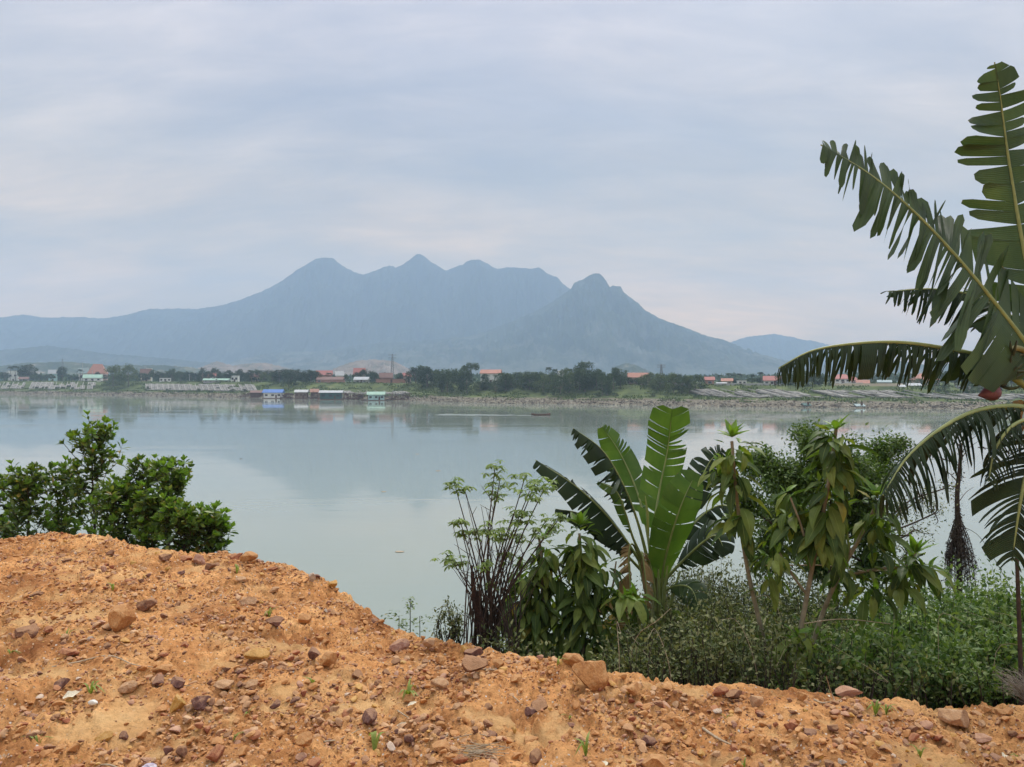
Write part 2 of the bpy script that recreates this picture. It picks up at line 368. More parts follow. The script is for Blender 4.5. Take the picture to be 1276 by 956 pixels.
vc = t.nodes.new('ShaderNodeSeparateColor'); t.links.new(vo.outputs['Color'], vc.inputs[0])
grit = mth(t, 'MULTIPLY', mth(t, 'LESS_THAN', vo.outputs['Distance'], 0.36), mth(t, 'GREATER_THAN', vc.outputs[0], 0.62))
gcol = ramp(t, vc.outputs[1], [(0.0, (0.16, 0.08, 0.05)), (0.35, (0.36, 0.17, 0.08)), (0.6, (0.5, 0.27, 0.08)), (0.85, (0.6, 0.42, 0.28)), (1.0, (0.75, 0.68, 0.6))])
sa = attr(t, 'sand'); c = mixc(t, mth(t, 'MULTIPLY', grit, mth(t, 'SUBTRACT', 1.0, mth(t, 'MULTIPLY', sa, 0.85))), c, gcol)
sandc = ramp(t, noise(t, 7, 5, 0.6, v), [(0.3, (0.6, 0.36, 0.15)), (0.7, (0.7, 0.46, 0.22))])
c = mixc(t, mth(t, 'MULTIPLY', sa, 0.8), c, sandc)
soil = ramp(t, noise(t, 1.5, 6, 0.6, v), [(0.3, (0.03, 0.04, 0.018)), (0.5, (0.055, 0.06, 0.028)), (0.7, (0.10, 0.075, 0.04))])
c = mixc(t, attr(t, 'veg'), c, soil)
t.links.new(c, b.inputs['Base Color']); b.inputs['Roughness'].default_value = 0.95; b.inputs['Specular IOR Level'].default_value = 0.15
hh = mth(t, 'ADD', mth(t, 'MULTIPLY', noise(t, 60, 6, 0.7, v), 1.0), mth(t, 'MULTIPLY', grit, 0.5)); bump(t, b, hh, 1.0, 0.02)
go = a.obj('dirt_ground', m); tag(go, 'orange stony dirt mound in the foreground falling to the river', None, kind='structure')
for nme, arr in (('sand', gm*(gd < 0.6)), ('veg', np.maximum(sstep(0.15, 0.9, gd+0.25*fbm(GX, GY, 0.5, 3, 8)), (np.abs(GX) > 60)*0.8))):
    at = go.data.attributes.new(nme, 'FLOAT', 'POINT'); at.data.foreach_set('value', arr.ravel().astype(np.float32))

# ------------------------------------------------------------------ river
m, t, b = new_mat('river_water'); v = objco(t)
b.inputs['Base Color'].default_value = (0.25, 0.285, 0.24, 1); b.inputs['IOR'].default_value = 1.58; b.inputs['Specular IOR Level'].default_value = 0.5
mp = t.nodes.new('ShaderNodeMapping'); mp.inputs['Scale'].default_value = (0.35, 1.0, 1); t.links.new(v, mp.inputs[0])
mp2 = t.nodes.new('ShaderNodeMapping'); mp2.inputs['Scale'].default_value = (0.012, 0.06, 1); t.links.new(v, mp2.inputs[0])
patch = ramp(t, noise(t, 1.0, 5, 0.6, mp2.outputs[0], 0.6), [(0.36, (0.14,)*3), (0.52, (0.35,)*3), (0.64, (1.2,)*3)])
rp = noise(t, 1.6, 3, 0.5, mp.outputs[0]); rp2 = noise(t, 0.25, 2, 0.5, mp.outputs[0])
h = mth(t, 'ADD', mth(t, 'MULTIPLY', rp, 0.006), mth(t, 'MULTIPLY', rp2, 0.012)); h = mth(t, 'MULTIPLY', h, patch)
bump(t, b, h, 1.0, 1.0)
rr = ramp(t, patch, [(0.1, (0.035,)*3), (1.0, (0.09,)*3)]); t.links.new(rr, b.inputs['Roughness'])
a = Acc(); wx = np.concatenate([-np.geomspace(20, 9000, 30)[::-1], [0], np.geomspace(20, 9000, 30)]); wy = np.concatenate([[6, 15], np.geomspace(30, 6000, 30)])
WX, WY = np.meshgrid(wx, wy); I = (np.arange(len(wy)-1)[:, None]*len(wx)+np.arange(len(wx)-1)[None]).ravel()
a.add(np.stack([WX, WY, WX*0], -1).reshape(-1, 3), np.stack([I, I+1, I+len(wx)+1, I+len(wx)], -1))
tag(a.obj('river_water', m), None, None, kind='structure')

# ------------------------------------------------------------------ far bank
sh_px = np.array([0, 160, 320, 480, 640, 800, 960, 1120, 1276]); sh_py = np.array([491, 493, 496, 499, 503, 505, 507.5, 509, 510])
sh_Y = EYE*F/(sh_py-HOR); sh_X = (sh_px-638)/F*sh_Y
SX = np.concatenate([[-9000, -3500, -1200], sh_X, [300, 700, 3000, 9000]]); SY = np.concatenate([[2600, 1700, 900], sh_Y, [235, 215, 300, 900]])
def shoreY(x): return np.interp(x, SX, SY)+2.0*pn(x, np.zeros_like(x), 23, 2)+0.8*pn(x, np.zeros_like(x), 6, 3)
def farZ(x, d):
    top = np.interp(x, [-700, -375, -100, 60, 250], [9.5, 9.2, 8.6, 7.9, 7.3])
    z = np.interp(d, [-8, 0, 3, 10, 15, 21, 26], [-2.0, 0.0, 0.8, 1.7, 2.3, 3.1, 3.6])
    k = np.clip((d-26)/18, 0, 1); z = z+(top-3.6)*k
    z = np.where(d > 60, z+(8.6-top)*np.clip((d-60)/200, 0, 1), z)
    return z
def far(px, d):
    x = 0; Y = 350
    for _ in range(12):
        Y = float(shoreY(np.array([(px-638)/F*Y]))[0])+d
    x = (px-638)/F*Y
    return x, Y, float(farZ(np.array([x]), np.array([d]))[0])
fx = np.concatenate([-np.geomspace(560, 8800, 30)[::-1], np.arange(-550, 330, 1.6), np.geomspace(335, 8800, 30)])
fd = np.concatenate([np.arange(-8, 50, 1.0), [52, 56, 60, 80, 120, 260, 400, 600, 900, 1500, 2500, 3800, 5000]])
FX, FD = np.meshgrid(fx, fd); FY = shoreY(FX)+FD; FZ = farZ(FX, FD)
bankm = (FD > -1) & (FD < 44); FZ = FZ+bankm*(0.35*fbm(FX, FY, 4, 4, 44)+0.25*np.abs(pn(FX, FY, 1.7, 45))*(FD < 16))
I = (np.arange(len(fd)-1)[:, None]*len(fx)+np.arange(len(fx)-1)[None]).ravel()
a = Acc(); a.add(np.stack([FX, FY, FZ], -1).reshape(-1, 3), np.stack([I, I+1, I+len(fx)+1, I+len(fx)], -1))
m, t, b = new_mat('far_bank_ground'); v = objco(t)
grass = ramp(t, noise(t, 0.12, 7, 0.65, v), [(0.3, (0.045, 0.06, 0.028)), (0.5, (0.09, 0.115, 0.045)), (0.62, (0.12, 0.15, 0.055)), (0.75, (0.2, 0.19, 0.12))])
stone = ramp(t, noise(t, 0.7, 8, 0.75, v), [(0.34, (0.06, 0.05, 0.038)), (0.5, (0.16, 0.14, 0.105)), (0.62, (0.28, 0.25, 0.19)), (0.75, (0.45, 0.42, 0.34))])
c = mixc(t, attr(t, 'stone'), grass, stone); t.links.new(c, b.inputs['Base Color']); b.inputs['Roughness'].default_value = 1.0; b.inputs['Specular IOR Level'].default_value = 0.1
fo = a.obj('far_bank_ground', m); tag(fo, None, None, kind='structure')
st = (1-sstep(12, 16, FD+4*fbm(FX, FY, 12, 3, 61)))
at = fo.data.attributes.new('stone', 'FLOAT', 'POINT'); at.data.foreach_set('value', st.ravel().astype(np.float32))

# ------------------------------------------------------------------ mountains
m_forest = None
def mountain_mat(name, cols, scale=0.004):
    m, t, b = new_mat(name); v = objco(t)
    c = ramp(t, noise(t, scale, 9, 0.62, v), [(0.3, cols[0]), (0.5, cols[1]), (0.66, cols[2])])
    if len(cols) > 3:
        sp = t.nodes.new('ShaderNodeSeparateXYZ'); t.links.new(v, sp.inputs[0])
        low = mth(t, 'SUBTRACT', 1.0, mth(t, 'DIVIDE', sp.outputs[2], cols[4])); n_ = noise(t, scale*1.3, 6, 0.7, v)
        f = mth(t, 'MULTIPLY', mth(t, 'GREATER_THAN', low, 0.0), mth(t, 'GREATER_THAN', mth(t, 'ADD', n_, mth(t, 'MULTIPLY', low, 0.12)), 0.6))
        f2 = ramp(t, mth(t, 'ADD', n_, mth(t, 'MULTIPLY', low, 0.25)), [(0.62, (0, 0, 0)), (0.76, (1, 1, 1))]); c = mixc(t, f2, c, cols[3])
    t.links.new(c, b.inputs['Base Color']); b.inputs['Roughness'].default_value = 1.0; b.inputs['Specular IOR Level'].default_value = 0.0
    return m
def mountain(name, label, prof, Y, depth, mat, seed, rough_px=1.3, base=8.0):
    px = np.array([p[0] for p in prof], float); py = np.array([p[1] for p in prof], float)
    X = (px-638)/F*Y; Z = EYE+(HOR-py)/F*Y
    n = 1300; x = np.linspace(X[0], X[-1], n); d = np.linspace(-1, 1, 91); GX_, GD = np.meshgrid(x, d)
    ext = Y/F
    warp = 14*ext*fbm(GX_, GD*depth, 40*ext, 3, seed)*np.abs(GD)**0.7*1.6
    prof_z = np.interp(GX_+warp, X, Z)-base
    ridge_dy = depth*0.12*fbm(x, x*0, 90*ext, 2, seed+3)
    crest = prof_z*(1-np.abs(GD)**1.15)
    spur = 1-0.55*np.abs(fbm(GX_, GD*depth*0.45, 26*ext, 5, seed+5))*np.minimum(np.abs(GD)*5, 1)
    prof_k = (Y+ridge_dy)/Y
    z = base+np.maximum(crest*spur*prof_k[None], 0)+rough_px*ext*fbm(GX_, GD*depth, 5*ext, 3, seed+9)-1.5*(np.abs(GD) > 0.99)*6
    edge = np.minimum((GX_-X[0])/(8*ext), (X[-1]-GX_)/(8*ext)); z = np.where(edge < 1, base-8+(z-base+8)*np.clip(edge, 0, 1), z)
    I = (np.arange(90)[:, None]*n+np.arange(n-1)[None]).ravel()
    a = Acc(); a.add(np.stack([GX_, Y+GD*depth+ridge_dy[None], z], -1).reshape(-1, 3), np.stack([I, I+1, I+n+1, I+n], -1))
    return tag(a.obj(name, mat), label, None, kind='structure')
mf = mountain_mat('mountain_forest', [(0.014, 0.022, 0.018), (0.026, 0.036, 0.026), (0.045, 0.056, 0.038), (0.07, 0.08, 0.06), 240.0], 0.004)
mf2 = mountain_mat('peak_forest', [(0.014, 0.024, 0.018), (0.03, 0.04, 0.028), (0.055, 0.066, 0.042), (0.10, 0.105, 0.085), 300.0], 0.006)
mh = mountain_mat('low_hill_forest', [(0.03, 0.045, 0.025), (0.05, 0.065, 0.035), (0.10, 0.11, 0.06), (0.25, 0.21, 0.16), 60.0], 0.015)
mb = mountain_mat('bare_hill', [(0.08, 0.09, 0.055), (0.2, 0.15, 0.11), (0.27, 0.21, 0.16)], 0.02)
mountain('mountain', 'long blue mountain range with three summits', [(-500, 440), (-200, 408), (-60, 400), (0, 397), (35, 392), (60, 396), (100, 395), (130, 397), (165, 392), (190, 385), (215, 385), (245, 385), (280, 379), (305, 372), (335, 359), (352, 350), (371, 336),
    (386, 327), (393, 322.5), (404, 321), (416, 321.5), (420, 324), (427, 330), (436, 335), (443, 339), (455, 342), (466, 339), (480, 333), (487, 330.5), (494, 333.5), (504, 329), (513, 322), (519, 316.5), (524, 316.5), (534, 325), (545, 332), (555, 338), (566, 333), (577, 330), (585, 324), (599, 323.5), (606, 328), (614, 333), (619, 335), (635, 333), (652, 334), (664, 335.5),
    (671, 333), (678, 338), (685, 343), (693, 345), (701, 354), (710, 360), (730, 368), (780, 392), (860, 425), (950, 450), (1050, 465)], 4500, 1050, mf, 1)
mountain('mountain', 'steep conical peak in front of the range on the right', [(270, 472), (300, 448), (340, 439), (400, 438), (450, 429), (520, 425), (580, 420), (600, 415), (623, 406), (642, 399), (659, 391), (680, 381), (699, 369), (712, 360), (717, 352), (729, 348), (736, 343), (741, 341), (748, 341), (752, 344), (757, 351), (761, 358), (765, 356), (774, 357), (778, 365),
    (786, 371), (802, 386), (821, 397), (854, 409), (882, 419), (900, 423), (925, 436), (960, 446), (1020, 455), (1100, 464), (1150, 472)], 3500, 950, mf2, 21, 1.0)
mountain('mountain', 'distant pale mountain beyond the right end of the range', [(820, 470), (870, 445), (905, 428), (930, 420), (965, 416), (1000, 423), (1020, 426), (1060, 438), (1120, 452), (1200, 470)], 5000, 480, mf, 33)
mountain('hill', 'low green foothills behind the left bank', [(-300, 430), (-100, 432), (0, 436), (60, 431), (130, 440), (200, 446), (260, 452), (320, 460), (380, 471)], 3000, 400, mf, 41)
mountain('hill', 'low wooded hill behind the village on the right', [(1010, 473), (1050, 462), (1090, 456), (1120, 450), (1160, 456), (1200, 452), (1276, 449), (1340, 440), (1500, 430), (1700, 460)], 2300, 350, mh, 51)
mountain('hill', 'small pale knoll behind the left village', [(225, 473), (245, 460), (268, 450), (290, 456), (310, 453), (330, 452), (370, 462), (400, 473)], 2000, 260, mb, 61)
mountain('hill', 'bare pinkish hill with quarried face', [(400, 473), (425, 456), (445, 450), (465, 448), (490, 450), (510, 460), (530, 473)], 1900, 200, mb, 67)
mountain('hill', 'small dark wooded knoll under the peak', [(755, 473), (768, 457), (780, 452), (795, 456), (815, 466), (830, 473)], 1800, 130, mh, 71)
mountain('hill', 'faint wooded rise beyond the left village', [(-200, 458), (0, 456), (40, 452), (90, 451), (140, 456), (200, 455), (240, 458), (300, 473)], 1600, 200, mh, 77)
# ------------------------------------------------------------------ far bank: trees
ORD = ['first', 'second', 'third', 'fourth', 'fifth', 'sixth', 'seventh', 'eighth', 'ninth', 'tenth', 'eleventh', 'twelfth', 'thirteenth', 'fourteenth', 'fifteenth', 'sixteenth', 'seventeenth', 'eighteenth', 'nineteenth', 'twentieth']
def quad_tmpl(w=0.5, l=1.0):
    return (np.array([(-w/2, 0, 0), (w/2, 0, 0), (w/2, l, 0), (-w/2, l, 0)], float), np.array([(0, 1, 2, 3)]), np.array([(0, -1), (0, 1), (1, 1), (1, -1)], float))
def kite_tmpl(w=0.5):
    return (np.array([(0, 0, 0), (w/2, .45, .06), (0, 1, 0), (-w/2, .45, .06)], float), np.array([(0, 1, 2, 3)]), np.array([(0, 0), (.5, 1), (1, 0), (.5, -1)], float))
M['far_dark'] = leaf_mat('far_dark_foliage', [(0.018, 0.038, 0.016), (0.03, 0.058, 0.022), (0.045, 0.075, 0.028)], 0.7, 0.1)
M['far_mid'] = leaf_mat('far_green_foliage', [(0.032, 0.058, 0.022), (0.05, 0.085, 0.03), (0.075, 0.11, 0.038)], 0.7, 0.12)
M['far_pale'] = leaf_mat('far_pale_foliage', [(0.055, 0.085, 0.03), (0.085, 0.12, 0.042), (0.12, 0.155, 0.06)], 0.7, 0.15)
def far_tree(kind, mat, seed):
    """unit tree: height 1, origin at the foot; crown of leaf clumps with gaps"""
    r = np.random.default_rng(seed); ra = link('tree', None); a = Acc()
    k = kite_tmpl(0.6)
    tk = Acc(); tk.tube([(0, 0, -0.15), (0.01, 0, 0.15), (-0.01, 0.01, 0.35), (0.01, 0, 0.6)], [0.035, 0.026, 0.02, 0.008], 6)
    cl = []
    if kind == 'round':
        for i in range(22):
            v = unit(r.normal(size=3)); cl.append((v[0]*0.26, v[1]*0.26, 0.62+v[2]*0.24, r.uniform(0.09, 0.16)))
    elif kind == 'bushy':                     # foliage to the ground
        for i in range(30):
            z = r.uniform(0.1, 0.9); w = 0.42*math.sin(min(z+0.25, 1.0)*math.pi*0.86)+0.06; an = r.uniform(0, 6.28); q = w*math.sqrt(r.uniform(0.2, 1))
            cl.append((math.cos(an)*q, math.sin(an)*q, z, r.uniform(0.09, 0.17)))
    elif kind == 'bamboo':                    # feathery upright plumes
        for i in range(16):
            an = r.uniform(0, 6.28); q = r.uniform(0.05, 0.3); h = r.uniform(0.7, 1.0)
            for j in range(5):
                f = 0.25+0.75*j/4; cl.append((math.cos(an)*q*(0.5+0.9*f), math.sin(an)*q*(0.5+0.9*f), h*f*0.95, 0.09*(1.15-0.6*f)+0.02))
    elif kind == 'high':                      # bare trunk with a high umbrella
        for i in range(20):
            an = r.uniform(0, 6.28); q = 0.36*math.sqrt(r.uniform(0, 1)); cl.append((math.cos(an)*q, math.sin(an)*q, 0.84-0.5*q*q*2+r.uniform(-0.1, 0.06), r.uniform(0.07, 0.13)))
    for (x, y, z, s_) in cl:
        n = int(70 if kind != 'bamboo' else 26); p = r.normal(size=(n, 3)); p = p/np.linalg.norm(p, axis=1)[:, None]*s_*r.uniform(0.45, 1.05, (n, 1))
        d = p/s_+r.normal(size=(n, 3))*0.6+(np.array([0, 0, 0.5]) if kind == 'bamboo' else 0)
        a.scatter(k, p*np.array([1, 1, 0.85])+np.array([x, y, z]), d, r.normal(size=(n, 3))+np.array([0, 0, .8]), r.uniform(0.035, 0.07, n))
    for i in range(5):
        x, y, z, _ = cl[i*3]; tk.tube([(0, 0, 0.3), (x*0.5, y*0.5, (z+0.3)/2), (x, y, z)], [0.014, 0.009, 0.004], 5)
    tk.obj('trunk', M['bark_far'], ra); a.obj('crown', mat, ra, smooth=False)
    return ra
protos = {}
for kd, nm in (('round', 'far_mid'), ('round', 'far_dark'), ('bushy', 'far_mid'), ('bushy', 'far_dark'), ('bushy', 'far_pale'), ('bamboo', 'far_pale'), ('bamboo', 'far_mid'), ('high', 'far_mid')):
    protos[(kd, nm)] = [far_tree(kd, M[nm], 100+7*len(protos)+i) for i in range(3)]
def palm_proto(seed):
    r = np.random.default_rng(seed); ra = link('palm_tree', None); tk = Acc()
    tk.tube(smoothpath([(0, 0, -0.1), (0.02, 0, 0.3), (-0.01, 0, 0.6), (0.01, 0, 0.82)], 8), [0.02, 0.013, 0.012], 6); tk.obj('trunk', M['bark_far'], ra)
    a = Acc(); k = kite_tmpl(0.22)
    for i in range(15):
        an = i*2.4+r.uniform(-.2, .2); el = r.uniform(-0.1, 1.1); L = r.uniform(0.2, 0.27)
        f = np.linspace(0.05, 1, 14); hx = L*f*math.cos(el)*(1-0.1*f); z = 0.82+L*(f*math.sin(el)-0.55*f*f)
        p = np.stack([np.cos(an)*hx, np.sin(an)*hx, z], -1); tn = np.gradient(p, axis=0); a.tube(p, [0.004, 0.002], 4)
        side = np.array([-math.sin(an), math.cos(an), 0])
        for sg in (-1, 1):
            a.scatter(k, p, unit(tn)*0.5+side*sg-np.array([0, 0, 0.5]), np.tile([0, 0, 1.0], (14, 1)), 0.085*(1-0.5*f)+0.02)
    a.obj('crown', M['far_dark'], ra, smooth=False); return ra
palms = [palm_proto(300+i) for i in range(3)]
proto_trees = [p for l in protos.values() for p in l]+palms
LOOK = {('round', 'far_mid'): 'round-headed green tree', ('round', 'far_dark'): 'dark round-headed tree', ('bushy', 'far_mid'): 'leafy-based green tree', ('bushy', 'far_dark'): 'dark bushy tree',
        ('bushy', 'far_pale'): 'pale green bushy tree', ('bamboo', 'far_pale'): 'pale feathery clump', ('bamboo', 'far_mid'): 'green feathery clump', ('high', 'far_mid'): 'tall tree with high crown', 'palm': 'slim palm tree'}
queue = {}
def plant(px, top, d, kind, w, where, base_drop=0.0, only=None):
    """a tree at pixel column px whose tip reaches row top; w = width in pixels"""
    x, Y, z = far(px, d); zt = EYE-(top-HOR)/F*Y; h = max(zt-z, 1.5)
    src = random.choice(palms) if kind == 'palm' else random.choice(protos[kind])
    W = {'round': 0.78, 'bushy': 0.95, 'bamboo': 0.85, 'high': 0.85, 'p': 0.45}[kind[0]]
    s = w/F*Y/W
    o = dup(src, (x, Y, z-0.1), U(0, 6.28), (s, s, h/0.97))
    o.name = 'palm_tree' if kind == 'palm' else ('bamboo_clump' if kind[0] == 'bamboo' else 'tree')
    if only: tag(o, only, 'tree', 'trees on the far bank'); return o
    queue.setdefault((LOOK[kind], where), []).append((x, o)); return o
RM, RD, BM_, BD_, BP, BA, BAM, HI = list(protos.keys())
plant(35, 453, 70, RD, 25, '', only='dark round tree standing alone near the left end of the far bank')
plant(78, 457, 74, RD, 15, '', only='small dark round tree left of the orange roofed house on the far bank')
plant(141, 455, 34, BP, 27, '', only='left one of two big pale bushy trees on the far slope above the left revetment')
plant(160, 453, 33, BP, 26, '', only='right one of two big pale bushy trees on the far slope above the left revetment')
plant(587, 450, 70, HI, 24, '', only='tall umbrella-crowned tree left of the long white building with orange roof')
plant(605, 466, 46, RD, 14, '', only='small dark round tree in front of the white building with orange roof')
plant(728, 451, 40, BM_, 34, '', only='tallest broad tree of the central grove on the far bank')
plant(866, 467, 34, BM_, 27, '', only='rounded bright green tree closing the central grove on its right')
plant(498, 464, 60, RD, 11, '', only='small round dark tree at right end of the green terrace')
plant(1001, 462, 48, BM_, 44, '', only='widest bushy tree under the hanging banana frond on the far bank')
def row(x0, x1, n, t0, t1, d0, d1, kinds, w0, w1, where):
    for i in range(n):
        px = x0+(x1-x0)*(i+0.5)/n+U(-0.4, 0.4)*(x1-x0)/n
        plant(px, U(t0, t1), U(d0, d1), random.choice(kinds), U(w0, w1), where)
row(-40, 30, 8, 461, 467, 60, 110, [RM, BD_, RD], 9, 15, 'at the left end of the far bank')
row(40, 76, 5, 464, 468, 60, 100, [RM, RD], 8, 12, 'between the two dark round trees')
row(84, 132, 6, 463, 469, 60, 110, [RM, BM_, RD], 9, 14, 'around the left orange roofed house')
row(170, 235, 13, 459, 465, 55, 110, [RM, BM_, BD_], 11, 17, 'right of the two pale bushy trees')
row(235, 322, 15, 458, 466, 50, 110, [RM, BM_, RD, BD_], 10, 17, 'above the second revetment')
row(322, 350, 5, 460, 466, 48, 80, [BM_, BP, BD_], 12, 18, 'above the blue roofed cabin')
row(345, 396, 9, 459, 466, 33, 60, [BD_, BD_, RD], 15, 24, 'in the dark thicket above the cabins')
row(440, 472, 5, 460, 464, 52, 70, [RD, BD_], 12, 17, 'on the terrace by the red roofs')
row(425, 515, 5, 465, 469, 70, 110, [RD, RM], 7, 11, 'among the left red roofed houses')
row(515, 584, 12, 455, 462, 24, 50, [BD_, BM_, BAM], 19, 27, 'in the grove right of the teal cabin')
row(592, 628, 5, 472, 478, 26, 40, [BD_, BM_], 14, 20, 'below the orange roofed white building')
row(622, 700, 13, 461, 468, 22, 50, [BM_, BAM, BM_, BP], 20, 28, 'between white building and tallest tree')
row(700, 775, 11, 458, 466, 22, 50, [BM_, BM_, BAM, BP], 18, 28, 'around the tallest tree, central grove')
row(775, 800, 4, 468, 471, 50, 60, [BD_, BM_], 15, 20, 'before the orange roof, central grove')
row(800, 862, 9, 464, 469, 28, 50, [BD_, BM_, BP], 17, 24, 'at the right of the central grove')
row(875, 965, 11, 470, 476, 60, 110, [RM, RD, BM_], 8, 15, 'among houses right of central grove')
row(970, 1036, 7, 464, 471, 48, 60, [BM_, BM_, BAM], 18, 26, 'under the hanging banana frond')
row(1045, 1165, 14, 467, 475, 55, 110, [RM, BP, BM_], 10, 17, 'around the right-hand red roofed houses')
row(1165, 1300, 15, 461, 468, 50, 90, [RD, BM_, BD_, BP], 17, 26, 'behind the big banana, far bank')
row(1160, 1290, 9, 473, 478, 30, 45, [BM_, BP], 9, 15, 'low on far slope behind banana bud')
row(180, 320, 7, 483, 487, 10, 20, [BM_, BD_], 5, 10, 'at the waterline below the left revetment')
row(640, 880, 8, 490, 493, 16, 22, [BM_, BP], 6, 12, 'on the grass below the central grove')
for px, top, wh in ((13, 455, 'left end of the far bank'), (19, 454, 'left end of the far bank'), (100, 459, 'beside the orange roofed house'), (312, 460, 'above the second revetment'), (684, 455, 'above the central grove'), (692, 458, 'above the central grove'),
                    (698, 460, 'above the central grove'), (705, 459, 'above the central grove'), (710, 457, 'above the central grove'), (908, 463, 'right of the central grove'), (914, 465, 'right of the central grove'), (897, 466, 'right of the central grove'), (921, 464, 'right of the central grove'), (948, 462, 'right of the central grove'), (938, 466, 'right of the central grove'),
                    (1080, 464, 'among the right-hand red roofs'), (1088, 463, 'among the right-hand red roofs'), (1094, 464, 'among the right-hand red roofs'), (1100, 466, 'among the right-hand red roofs'), (1107, 466, 'among the right-hand red roofs'), (1072, 466, 'among the right-hand red roofs'),
                    (285, 461, 'above the second revetment'), (410, 463, 'among the left red roofs'), (478, 463, 'near the lattice mast'), (1190, 466, 'behind the big banana plant'), (1135, 468, 'by the red roofed houses at far right')):
    plant(px, top, U(60, 80), 'palm', U(9, 12), wh)
for (look, where), l in queue.items():
    l.sort(key=lambda q: q[0])
    for i, (_, o) in enumerate(l):
        pre = '' if len(l) == 1 else ORD[i]+' ' if i < 20 else 'last '
        lab = pre+look+(' from the left ' if len(l) > 1 else ' ')+where
        tag(o, lab, 'palm tree' if o.name.startswith('palm') else 'bamboo clump' if o.name.startswith('bamboo') else 'tree', 'trees on the far bank')
for p in proto_trees:
    for ch in list(p.children): bpy.data.objects.remove(ch)
    bpy.data.objects.remove(p)
# far-off wood between village and mountains
a = Acc(); k = kite_tmpl(0.7); r = np.random.default_rng(5); n = 9000
yy = r.uniform(700, 1500, n); xx = (r.uniform(-150, 1400, n)-638)/F*yy; hh = 4+7*np.clip(fbm(xx, yy, 120, 3, 6)+0.4, 0, 1)
base = np.stack([xx, yy, np.full(n, 8.3)], -1)
for i in range(3):
    p = base+np.stack([r.normal(0, 3, n), r.normal(0, 3, n), r.uniform(0, 0.6, n)*hh], -1)
    a.scatter(k, p, np.stack([r.normal(0, .5, n), r.normal(0, .5, n), np.ones(n)], -1), r.normal(size=(n, 3))+np.array([0, -1, 0]), r.uniform(3, 6.5, n))
tag(a.obj('distant_forest', M['far_mid'], smooth=False), 'distant low woods on the plain between the village and the mountains', 'woods', kind='stuff')
# scrub on the far slope
a = Acc(); n = 60000; px = r.uniform(-60, 1340, n); xs_ = (px-638)/F*330; xs_ = r.uniform(-520, 260, n); dd = r.uniform(7, 48, n); keep = fbm(xs_, dd*2, 14, 3, 12) > 0.02; xs_, dd = xs_[keep], dd[keep]; n = len(xs_)
p = np.stack([xs_, shoreY(xs_)+dd, farZ(xs_, dd)-0.1], -1)
a.scatter(k, p, np.stack([r.normal(0, .6, n), r.normal(0, .6, n), np.ones(n)], -1), r.normal(size=(n, 3)), r.uniform(0.35, 1.1, n))
tag(a.obj('bank_scrub', M['far_pale'], smooth=False), 'low weeds and scrub on the far river slope', 'scrub', kind='stuff')
# riprap stones along the far waterline (uncountable)
def rock_shape(seed, sub=2, cuts=9, flat=0.8, rough=0.05, omin=0.5):
    import bmesh
    r = np.random.default_rng(seed); bm = bmesh.new(); bmesh.ops.create_icosphere(bm, subdivisions=sub, radius=1)
    V = np.array([v.co[:] for v in bm.verts]); T = np.array([[v.index for v in f.verts] for f in bm.faces]); bm.free()
    for i in range(cuts):
        nrm = unit(r.normal(size=3)); off = r.uniform(omin, 0.85); d_ = V@nrm-off; V = V-np.maximum(d_, 0)[:, None]*nrm*0.93
    V = V*np.array([r.uniform(0.8, 1.15), r.uniform(0.65, 1.0), flat*r.uniform(0.75, 1.05)])
    if rough:
        q = rough*(pn(V[:, 0]+V[:, 2]*0.7, V[:, 1]-V[:, 2]*0.6, 0.5, seed % 50)+0.5*pn(V[:, 0]-V[:, 2]*0.4, V[:, 1]+V[:, 2]*0.8, 0.2, seed % 40)); V = V*(1+q[:, None]*1.6)
    return V, T, np.zeros((len(V), 2))
a = Acc(); n = 9000; xs_ = r.uniform(-520, 260, n); dd = r.uniform(-0.6, 1, n)**2*14*1.0; dd = np.abs(r.normal(0, 6, n))-0.5
pale = rough_mat('riprap_pale', (0.16, 0.145, 0.11), (0.36, 0.33, 0.26), 0.8, 1, 0); mid = rough_mat('riprap_brown', (0.06, 0.052, 0.04), (0.15, 0.125, 0.095), 0.8, 1, 0)
for g in range(8):
    sel = np.arange(g, n, 8); p = np.stack([xs_[sel], shoreY(xs_[sel])+dd[sel], farZ(xs_[sel], dd[sel])+0.1], -1); m_ = len(sel)
    a.scatter(rock_shape(900+g, 1, 5, 0.7, 0), p, rdir(m_)*np.array([1, 1, .3]), np.tile([0, 0, 1.0], (m_, 1))+0.3*rdir(m_), np.clip(r.lognormal(-1.1, 0.45, m_), 0.15, 1.0), g % 2)
tag(a.obj('riprap_rubble', [pale, mid], smooth=False), 'pale stone rubble along the far waterline', 'rubble', kind='stuff')

